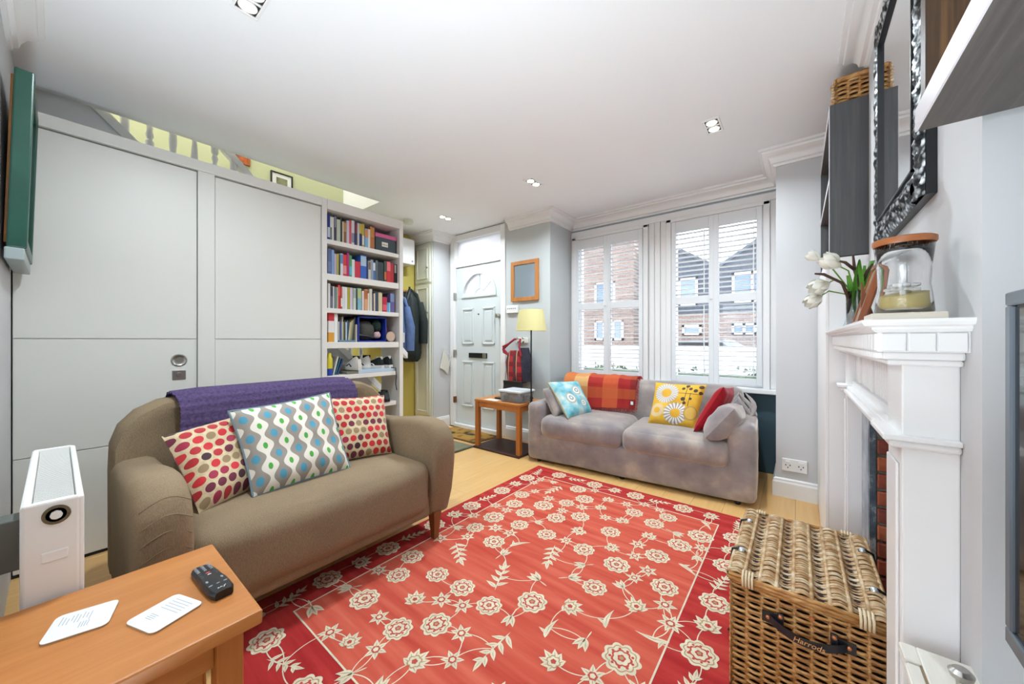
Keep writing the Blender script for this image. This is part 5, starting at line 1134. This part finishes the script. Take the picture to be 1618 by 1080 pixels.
# ---------------- weave helper, baskets ----------------
M_wick=MT('willow',.55); _w=M_wick.noise(30,3,sc=(1,1,4)); M_wick.col(M_wick.ramp(_w,[(.3,'#8a5a2c'),(.5,'#b07d45'),(.7,'#cfa66c')])); M_wick=M_wick.m
M_wickl=MT('pale_willow',.5); _w=M_wickl.noise(34,3); M_wickl.col(M_wickl.ramp(_w,[(.3,'#a5784a'),(.5,'#c8a67a'),(.7,'#e2cfb0')])); M_wickl=M_wickl.m
M_wickd=plain('interior_shade','#2a1a0e',.9)  # near-black colour for the shade behind the weave and lid sticks
def weave(mb,o,u,v,n,W,H,rows,stakes,r,amp,seg=5,jit=.0):
    o,u,v,n=[Vector(q) for q in (o,u,v,n)]
    for j in range(rows):
        pts=[]; N=stakes*seg
        for i in range(N+1):
            q=i/N; h=amp*math.sin(math.pi*stakes*q+(j%2)*math.pi)
            pts.append(o+u*(W*q)+v*(H*(j+.5)/rows+jit*math.sin(q*9+j*1.7))+n*h)
        mb.tube(pts,r,5,cap=True)
def stakes_(mb,o,u,v,W,H,k,r):
    o,u,v=[Vector(q) for q in (o,u,v)]
    for i in range(k+1): p=o+u*(W*i/k); mb.tube([p,p+v*H],r,6)
def basket(name,label,x0,x1,y0,y1,z0,z1,rows,sx,sy,r,amp):
    t=thing(name,label,'basket',((x0+x1)/2,(y0+y1)/2,z0)); W,D,H=x1-x0,y1-y0,z1-z0; wv=MB(); stk=MB()
    for o,u,n,L,k in (((x0,y0,z0),(1,0,0),(0,-1,0),W,sx),((x1,y0,z0),(0,1,0),(1,0,0),D,sy),((x1,y1,z0),(-1,0,0),(0,1,0),W,sx),((x0,y1,z0),(0,-1,0),(-1,0,0),D,sy)):
        weave(wv,o,u,(0,0,1),n,L,H,rows,k,r,amp,jit=r*.25); stakes_(stk,o,u,(0,0,1),L,H,k,r*1.15)
    tag(build(wv,'woven_sides',M_wick,t,'all'),kind='stuff'); tag(build(stk,'stakes',M_wick,t,'all'),kind='stuff')
    e=.012; build(MB().box(x0+e,x1-e,y0+e,y1-e,z0+.002,z1-.02),'shade_core',M_wickd,t)  # dark block inside the weave imitates the shaded interior
    for a,b,c_,d_ in ((x0,y0,x1,y0),(x1,y0,x1,y1),(x1,y1,x0,y1),(x0,y1,x0,y0)): build(MB().tube([(a,b,z1),(c_,d_,z1)],r*2.2,8),'rim',M_wick,t,'all')
    return t
hx0,hx1,hy0,hy1,hz=-.163,.185,1.325,1.83,.352
hp=basket('wicker_hamper','large willow hamper with black leather strap standing before the fireplace','',0,0,0,0,0,0,0,0,0,0) if False else basket('wicker_hamper','large willow hamper with lid and black leather strap standing before the fireplace',hx0,hx1,hy0,hy1,.006,hz,38,9,12,.0047,.0062)
# lid
ld=MB(); lx0,lx1,ly0,ly1,lz=hx0-.008,hx1+.006,hy0-.012,hy1+.012,hz+.026
rows=52
for j in range(rows):
    pts=[]; N=9*6
    for i in range(N+1):
        q=i/N; pts.append((lx0+(lx1-lx0)*q,ly0+(ly1-ly0)*(j+.5)/rows+.0014*math.sin(q*11+j*2.3),lz-.004+.009*math.sin(math.pi*9*q)+.0022*math.sin(j*1.9+q*3)))
    ld.tube(pts,.0038+.0008*math.sin(j*2.7),5)
lid=build(ld,'woven_lid',M_wickl,hp,'all'); lid['kind']='stuff'
sm=MB()
for i in range(10): x=lx0+(lx1-lx0)*i/9; sm.tube([(x,ly0,lz-.002),(x,ly1,lz-.002)],.006,6)
tag(build(sm,'lid_stakes',M_wickl,hp,'all'),kind='stuff')
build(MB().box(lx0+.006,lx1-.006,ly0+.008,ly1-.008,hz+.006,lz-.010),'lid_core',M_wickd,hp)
for a,b,c_,d_ in ((lx0,ly0,lx1,ly0),(lx1,ly0,lx1,ly1),(lx1,ly1,lx0,ly1),(lx0,ly1,lx0,ly0)):
    m=MB()
    for o in (0,.010): m.tube([(a,b,lz-.016+o),(c_,d_,lz-.016+o)],.0062,7)
    build(m,'lid_edge',M_wick,hp,'all')
for x,y in ((lx0+.05,ly0),(lx1-.05,ly0),(lx0+.05,ly1),(lx1-.05,ly1)):
    m=MB()
    for k in range(4): m.tube([(x-.012+k*.008,y-.008,lz-.028),(x-.012+k*.008,y-.010,lz-.002),(x-.012+k*.008,y+(.01 if y<1.5 else -.01),lz+.009),(x-.012+k*.008,y+(.025 if y<1.5 else -.025),lz+.004)],.0035,6)
    build(m,'corner_binding',plain('cane_binding','#e0cba8',.5),hp,'all')
for s_,x in ((-1,lx0),(1,lx1)):
    for y in (ly0+.14,ly1-.14):
        m=MB().tube([(x-s_*.03,y,lz+.006),(x-s_*.012,y,lz+.013),(x+s_*.006,y+.004,lz+.004),(x+s_*.011,y+.006,lz-.03),(x+s_*.008,y+.004,hz-.04)],.0042,6); build(m,'leather_tie',M_black,hp,'all'); build(MB().lathe([(.010,0),(.008,.006),(.003,.009)],12,Matrix.Translation((x-s_*.02,y,lz+.008))),'stud',plain('pale_stud','#cfd6dc',.3,.5),hp,True)
M_leath=plain('black_leather','#1b1c22',.35,bump=.15,bs=140); M_cop=plain('copper_rivet','#c07a52',.35,.8)
yy=hy0-.021
st_=MB(); pts=[]
for i in range(17): q=i/16; pts.append((-.066+.168*q,yy-.004-.030*math.sin(math.pi*q)**.8 if 0<q<1 else yy-.004,.288-.012*math.sin(math.pi*q)))
for (p,q) in zip(pts,pts[1:]):
    st_.add([(p[0],p[1],p[2]-.011),(q[0],q[1],q[2]-.011),(q[0],q[1],q[2]+.011),(p[0],p[1],p[2]+.011),(p[0],p[1]-.003,p[2]-.011),(q[0],q[1]-.003,q[2]-.011),(q[0],q[1]-.003,q[2]+.011),(p[0],p[1]-.003,p[2]+.011)],[(0,1,2,3),(7,6,5,4),(0,4,5,1),(3,2,6,7),(0,3,7,4),(1,5,6,2)])
strap=build(st_,'handle_strap',M_leath,hp)
for cx_,s_ in ((-.066,-1),(.102,1)):
    build(MB().prism([(cx_-.018,.273),(cx_+.018,.273),(cx_+.018,.303),(cx_-.018,.303)] if True else [],yy-.004,yy,'y'),'strap_end',M_leath,strap); build(MB().bbox(cx_-s_*.026-.008,cx_-s_*.026+.008,yy-.012,yy-.002,.262,.314,.003),'strap_keeper',M_leath,strap)
    for x,z in ((cx_+s_*.004,.288),(cx_-s_*.026,.306),(cx_-s_*.026,.270)): build(MB().lathe([(.006,0),(.005,.002),(.002,.003)],12,Matrix.Translation((x,yy-.012 if x!=cx_+s_*.004 else yy-.004,z))@Matrix.Rotation(R(90),4,'X')),'rivet',M_cop,strap)
build(MB().lathe([(.006,0),(.005,.002)],12,Matrix.Translation((.03,yy+.002,.327))@Matrix.Rotation(R(90),4,'X')),'rivet',M_cop,hp)
text(strap,'lettering','Harrods',.020,Matrix.Translation((.022,yy-.0375,.277))@Matrix.Rotation(R(90),4,'X'),plain('gold_foil','#d8a878',.35,.6),.25,.0003)
single(MB().tube([(-.20,1.60,.0125),(-.205,1.56,.02),(-.185,1.53,.03),(-.172,1.52,.05)],.003,6),'black_cable',M_black,'short black cable end poking out beside the hamper on the rug','cable',smooth=True)
bs_=basket('small_basket','small brown wicker basket on top of the dark wall shelf','',0,0,0,0,0,0,0,0,0,0) if False else basket('small_basket','small brown wicker basket with raised handle on top of the dark wall shelf',.145,.42,2.31,2.62,2.221,2.335,11,7,7,.0055,.007)
build(MB().tube([(.145,2.42,2.335),(.135,2.43,2.37),(.142,2.465,2.385),(.145,2.50,2.36),(.145,2.51,2.335)],.008,8),'handle',M_wick,bs_,'all'); m=MB()
for k in range(8): m.tube([(.138,2.33+.0*k,2.225+.014*k),(.128,2.335,2.232+.014*k),(.138,2.34,2.239+.014*k)],.006,6)
build(m,'plaited_corner',M_wickl,bs_,'all')
# ---------------- mirror ----------------
mi=thing('ornate_mirror','tall mirror in a black and silver carved frame above the mantel shelf','mirror',(.236,1.58,1.44))
my0,my1,mz0,mz1=1.25,1.91,1.44,2.24; fwd=.085
M_carv=MT('carved_black_silver',.35,.75); _v=M_carv.n('ShaderNodeTexVoronoi'); _v.inputs['Scale'].default_value=55; M_carv.L(M_carv.tc.outputs['Object'],_v.inputs['Vector']); M_carv.col(M_carv.ramp(_v.outputs['Distance'],[(.25,'#d5dadd'),(.42,'#8b9296'),(.55,'#15181a')])); M_carv=M_carv.m
build(MB().box(.232,XB-.0005,my0,my1,mz0,mz1),'backing',M_black,mi)
def carve(p,q):
    h=.5+.5*math.sin(p*95+2.2*math.sin(q*60))*math.cos(q*70+1.5*math.sin(p*55)); return .008*h+.003*math.sin(p*210+q*130)
def fside(a0,a1,vert,base,sg):
    mb=MB(); L=a1-a0; nu=int(L/.008); 
    def f(u,v):
        a=a0+L*u; b=base+sg*fwd*v; env=math.sin(math.pi*min(1,max(0,v)))**.5 if 0<v<1 else 0
        x=.231-.004*env-carve(a,b)*env
        return (x,b,a) if vert else (x,a,b)
    return mb.grid(f,nu,10)
for m_ in (fside(mz0,mz1,True,my0,1),fside(mz0,mz1,True,my1,-1)): build(m_,'frame_side',M_carv,mi,'all')
for m_ in (fside(my0+fwd,my1-fwd,False,mz0,1),fside(my0+fwd,my1-fwd,False,mz1,-1)): build(m_,'frame_rail',M_carv,mi,'all')
for q in ((my0+fwd,my0+fwd+.006,mz0+fwd,mz1-fwd),(my1-fwd-.006,my1-fwd,mz0+fwd,mz1-fwd),(my0+fwd,my1-fwd,mz0+fwd,mz0+fwd+.006),(my0+fwd,my1-fwd,mz1-fwd-.006,mz1-fwd)): build(MB().box(.222,.232,*q),'inner_slip',M_black,mi)
build(MB().box(.2305,.2325,my0+fwd,my1-fwd,mz0+fwd,mz1-fwd),'mirror_glass',M_mirror,mi)
# ---------------- things on the mantel ----------------
MZ=1.1432
single(MB().bbox(.122,.232,1.085,1.19,MZ,MZ+.016,.003),'marble_board',plain('cream_marble','#e2d9c8',.3,var=.05),'pale square board under the candle jar on the mantel','board')
jx,jy,jz=.178,1.133,MZ+.0165
ja=thing('candle_jar','large waisted glass jar with wooden lid and pale yellow wax on the mantel','jar',(jx,jy,jz))
M_glass=glass('jar_glass'); Mx=Matrix.Translation((jx,jy,jz))
build(MB().lathe([(.043,0),(.045,.004),(.043,.03),(.040,.06),(.041,.10),(.046,.145),(.044,.145),(.0385,.10),(.0375,.06),(.041,.03),(.042,.006),(0,.006)],40,Mx,cap=False),'glass_body',M_glass,ja,'all')
wx=MB()
rg=[]
for r_ in (.0,.6,1): pass
n_=28; top=[(.0365*math.cos(2*math.pi*i/n_),.0365*math.sin(2*math.pi*i/n_),.042+.008*math.sin(2*math.pi*i/n_+.6)) for i in range(n_)]; bot=[(.039*math.cos(2*math.pi*i/n_),.039*math.sin(2*math.pi*i/n_),.008) for i in range(n_)]
wx.loft([[tuple(Mx@Vector(p)) for p in bot],[tuple(Mx@Vector(p)) for p in top]]); build(wx,'wax',plain('pale_yellow_wax','#e3cf86',.5),ja,True)
wm=MB()
for i in range(14): a=i*2.4; r_=.008+.02*((i*37)%10)/10; wm.soft((jx+r_*math.cos(a),jy+r_*math.sin(a),jz+.055+.006*math.sin(i)),(.016,.010,.008),.004,2,(0,0,0),.002,60,seed=i)
tag(build(wm,'wax_shavings',M_white,ja,True),kind='stuff')
build(MB().lathe([(.006,.04),(.006,.10),(.004,.105)],10,Mx),'wick_stem',M_white,ja,True)
build(MB().lathe([(.047,.146),(.049,.150),(.049,.158),(.046,.160)],36,Mx),'wooden_lid',wood('lid_wood','#8a4a22','#a9683a',axis=0,scale=10),ja,True); build(MB().lathe([(.0425,.130),(.0435,.146)],30,Mx),'lid_seal',M_black,ja,True)
vx,vy=.162,1.74
va=thing('tulip_vase','small glass vase of white tulips and bare twigs on the mantel','vase',(vx,vy,MZ)); Mv=Matrix.Translation((vx,vy,MZ))
build(MB().lathe([(.027,0),(.028,.003),(.030,.13),(.028,.13),(.026,.006),(0,.006)],28,Mv,cap=False),'glass_vase',M_glass,va,'all')
M_stem=plain('tulip_green','#6d9a3a',.5); M_leafm=plain('tulip_leaf','#5d9a34',.45,var=.2,scale=20); M_petal=plain('white_petal','#efece0',.6); M_twig=plain('brown_twig','#4a3226',.8)
def tulip3(pts,size,open_=.5):
    m=MB().tube(pts,.0026,6); build(m,'stem',M_stem,va,'all'); e=Vector(pts[-1]); d=(e-Vector(pts[-2])).normalized(); x=d.orthogonal().normalized(); y=d.cross(x)
    fl=None
    for k in range(6):
        a=k*math.pi/3; rad=x*math.cos(a)+y*math.sin(a); tn=d.cross(rad); m=MB()
        def f(u,v):
            w=math.sin(math.pi*min(.98,max(.04,v*.9+.06)))*size*.33*(u-.5)*2; out=size*(.33*math.sin(v*2.2)+(.12*open_*v)); return tuple(e+d*(size*v*.95)+rad*(out-abs(u-.5)*size*.12)+tn*w)
        m.grid(f,4,7); o=build(m,'petal' if fl is None else 'petal',M_petal,va,'all')
tulip3([(vx,vy,MZ+.01),(vx-.02,vy+.01,MZ+.13),(vx-.055,vy-.02,MZ+.175),(vx-.075,vy-.03,MZ+.165)],.068)
tulip3([(vx,vy-.005,MZ+.01),(vx-.01,vy-.01,MZ+.14),(vx-.025,vy-.03,MZ+.20),(vx-.045,vy-.035,MZ+.215)],.070)
tulip3([(vx,vy+.01,MZ+.01),(vx-.025,vy,MZ+.12),(vx-.075,vy-.02,MZ+.135),(vx-.095,vy-.03,MZ+.12)],.062)
tulip3([(vx,vy+.01,MZ+.01),(vx-.02,vy+.01,MZ+.14),(vx-.075,vy+.0,MZ+.235),(vx-.10,vy+.0,MZ+.255)],.045,1)
for k,(a,l,w) in enumerate(((0.2,.20,.018),(1.0,.19,.016),(-.7,.17,.016),(2.2,.16,.015),(-1.6,.2,.016))):
    m=MB(); dr=Vector((math.cos(a)*.5,math.sin(a)*.6-.25,0))
    def f(u,v): 
        p=Vector((vx,vy,MZ+.03+l*v))+dr*(.02+.16*v*v)*.35; ww=w*math.sin(math.pi*min(1,v*.85+.12)); return tuple(p+Vector((-dr.y,dr.x,0)).normalized()*ww*(u-.5)*2+dr*.05*abs(u-.5))
    build(m.grid(f,4,10),'leaf',M_leafm,va,'all')
for q in ([(vx,vy,MZ+.02),(vx+.005,vy-.02,MZ+.14),(vx-.01,vy-.04,MZ+.20),(vx-.015,vy-.05,MZ+.25)],[(vx-.01,vy-.04,MZ+.20),(vx-.035,vy-.06,MZ+.225),(vx-.05,vy-.06,MZ+.232)],[(vx,vy,MZ+.03),(vx-.04,vy-.02,MZ+.16),(vx-.09,vy-.03,MZ+.195),(vx-.115,vy-.03,MZ+.20)],[(vx+.005,vy-.02,MZ+.14),(vx+.02,vy-.05,MZ+.19),(vx+.03,vy-.07,MZ+.21)]): build(MB().tube(q,[.005]*(len(q)-1)+[.003],7),'twig',M_twig,va,'all')
def leaner(name,label,y0,y1,x0,h,tilt,mf,mg):
    t=thing(name,label,'picture frame',(x0,(y0+y1)/2,MZ)); Mx=Matrix.Translation((x0,y0,MZ+.001))@Matrix.Rotation(R(tilt),4,'Y'); w=y1-y0; f=.018
    for a in ((0,f,0,h),(w-f,w,0,h),(f,w-f,0,f),(f,w-f,h-f,h)): build(MB().bbox(-.006,.010,a[0],a[1],a[2],a[3],.002,1,Mx),'frame_edge',mf,t)
    build(MB().box(-.002,.006,f,w-f,f,h-f,Mx),'frame_glass',mg,t); build(MB().box(.010,.013,.004,w-.004,.004,h-.004,Mx),'backing',plain('brown_board','#7a4a2a',.7),t)
    build(MB().prism([(.012,.0),(.05,.0),(.013,h*.7)],w/2-.01,w/2+.01,'y',Matrix.Translation((x0,y0,MZ+.001))),'strut',plain('brown_board2','#7a4a2a',.7),t)
leaner('wooden_photo_frame','chestnut wooden photo frame leaning back between the tulips and the candle jar',1.50,1.64,.142,.20,15,wood('chestnut','#7a3d1c','#9a5428',axis=2,scale=8),plain('photo_print','#b9a184',.25))
leaner('silver_photo_frame','slim pale photo frame leaning at the far end of the mantel',2.02,2.14,.150,.13,20,plain('pewter','#c2c8cc',.3,.4),plain('dark_photo','#3a4a4c',.2))
# ---------------- television and low cabinet ----------------
tv=thing('television','flat dark-screened television beside the chimney breast','television',(.26,.3,.70)); Mt=Matrix.Translation((.226,.80,0))@Matrix.Rotation(R(-1.5),4,'Z')
build(MB().bbox(.0,.035,-.85,0,.695,1.166,.004,2,Mt),'case',plain('tv_case','#3c4248',.35),tv); build(MB().box(-.002,.001,-.832,-.018,.716,1.148,Mt),'screen',plain('tv_screen','#0e1216',.08),tv)
for a in ((-.85,0,.695,.716),(-.85,0,1.148,1.166),(-.018,0,.716,1.148),(-.85,-.832,.716,1.148)): build(MB().bbox(-.006,.0,a[0],a[1],a[2],a[3],.002,1,Mt),'bezel',plain('tv_bezel','#5a626a',.35),tv)
build(MB().bbox(.035,.385,-.5,-.35,.88,.98,.003,1,Mt),'wall_arm',M_black,tv)
ca=thing('low_cabinet','low whitewashed wooden cabinet with panelled lid and chrome knob under the television','cabinet',(.38,.45,0))
build(MB().bbox(.168,.60,-.3,1.04,0,.478,.003),'carcass',M_wash,ca)
build(MB().bbox(.158,.606,-.31,1.05,.478,.49,.003),'lid',M_wash,ca)
for a in ((.158,.606,1.0,1.05),(.158,.606,-.31,-.26),(.182,.606,-.26,1.0)): pass
lid_=[(.158,.176,-.31,1.05),(.182,.606,-.31,1.05)]
build(MB().bbox(.181,.606,-.31,1.05,.49,.50,.002,1).bbox(.158,.181,1.0,1.05,.49,.50,.002,1),'lid_frame',M_wash,ca)
build(MB().bbox(.1605,.178,-.30,.997,.49,.496,.0015,1),'lid_panel',M_wash,ca); build(MB().box(.178,.181,-.31,1.0,.49,.4965),'lid_groove',plain('groove_brown','#8a7458',.7),ca)
build(MB().lathe([(.006,0),(.007,.012),(.014,.018),(.016,.026),(.010,.032)],18,Matrix.Translation((.222,.975,.50))),'knob',M_chrome,ca,True)
# ---------------- sockets ----------------
so=thing('double_socket','white double power socket with two switches low on the wall beside the velvet sofa','socket',(-.02,YD,.185))
build(MB().bbox(-.09,.05,YD-.012,YD,.186,.272,.004),'plate',M_white,so)
for x in (-.056,.016):
    build(MB().bbox(x-.014,x+.014,YD-.017,YD-.012,.244,.258,.002),'switch',M_white,so)
    for dx,dz in ((-.012,.228),(.012,.228),(0,.212)): build(MB().box(x+dx-.003,x+dx+.003,YD-.0125,YD-.0119,dz-.004,dz+.004),'socket_hole',M_black,so)
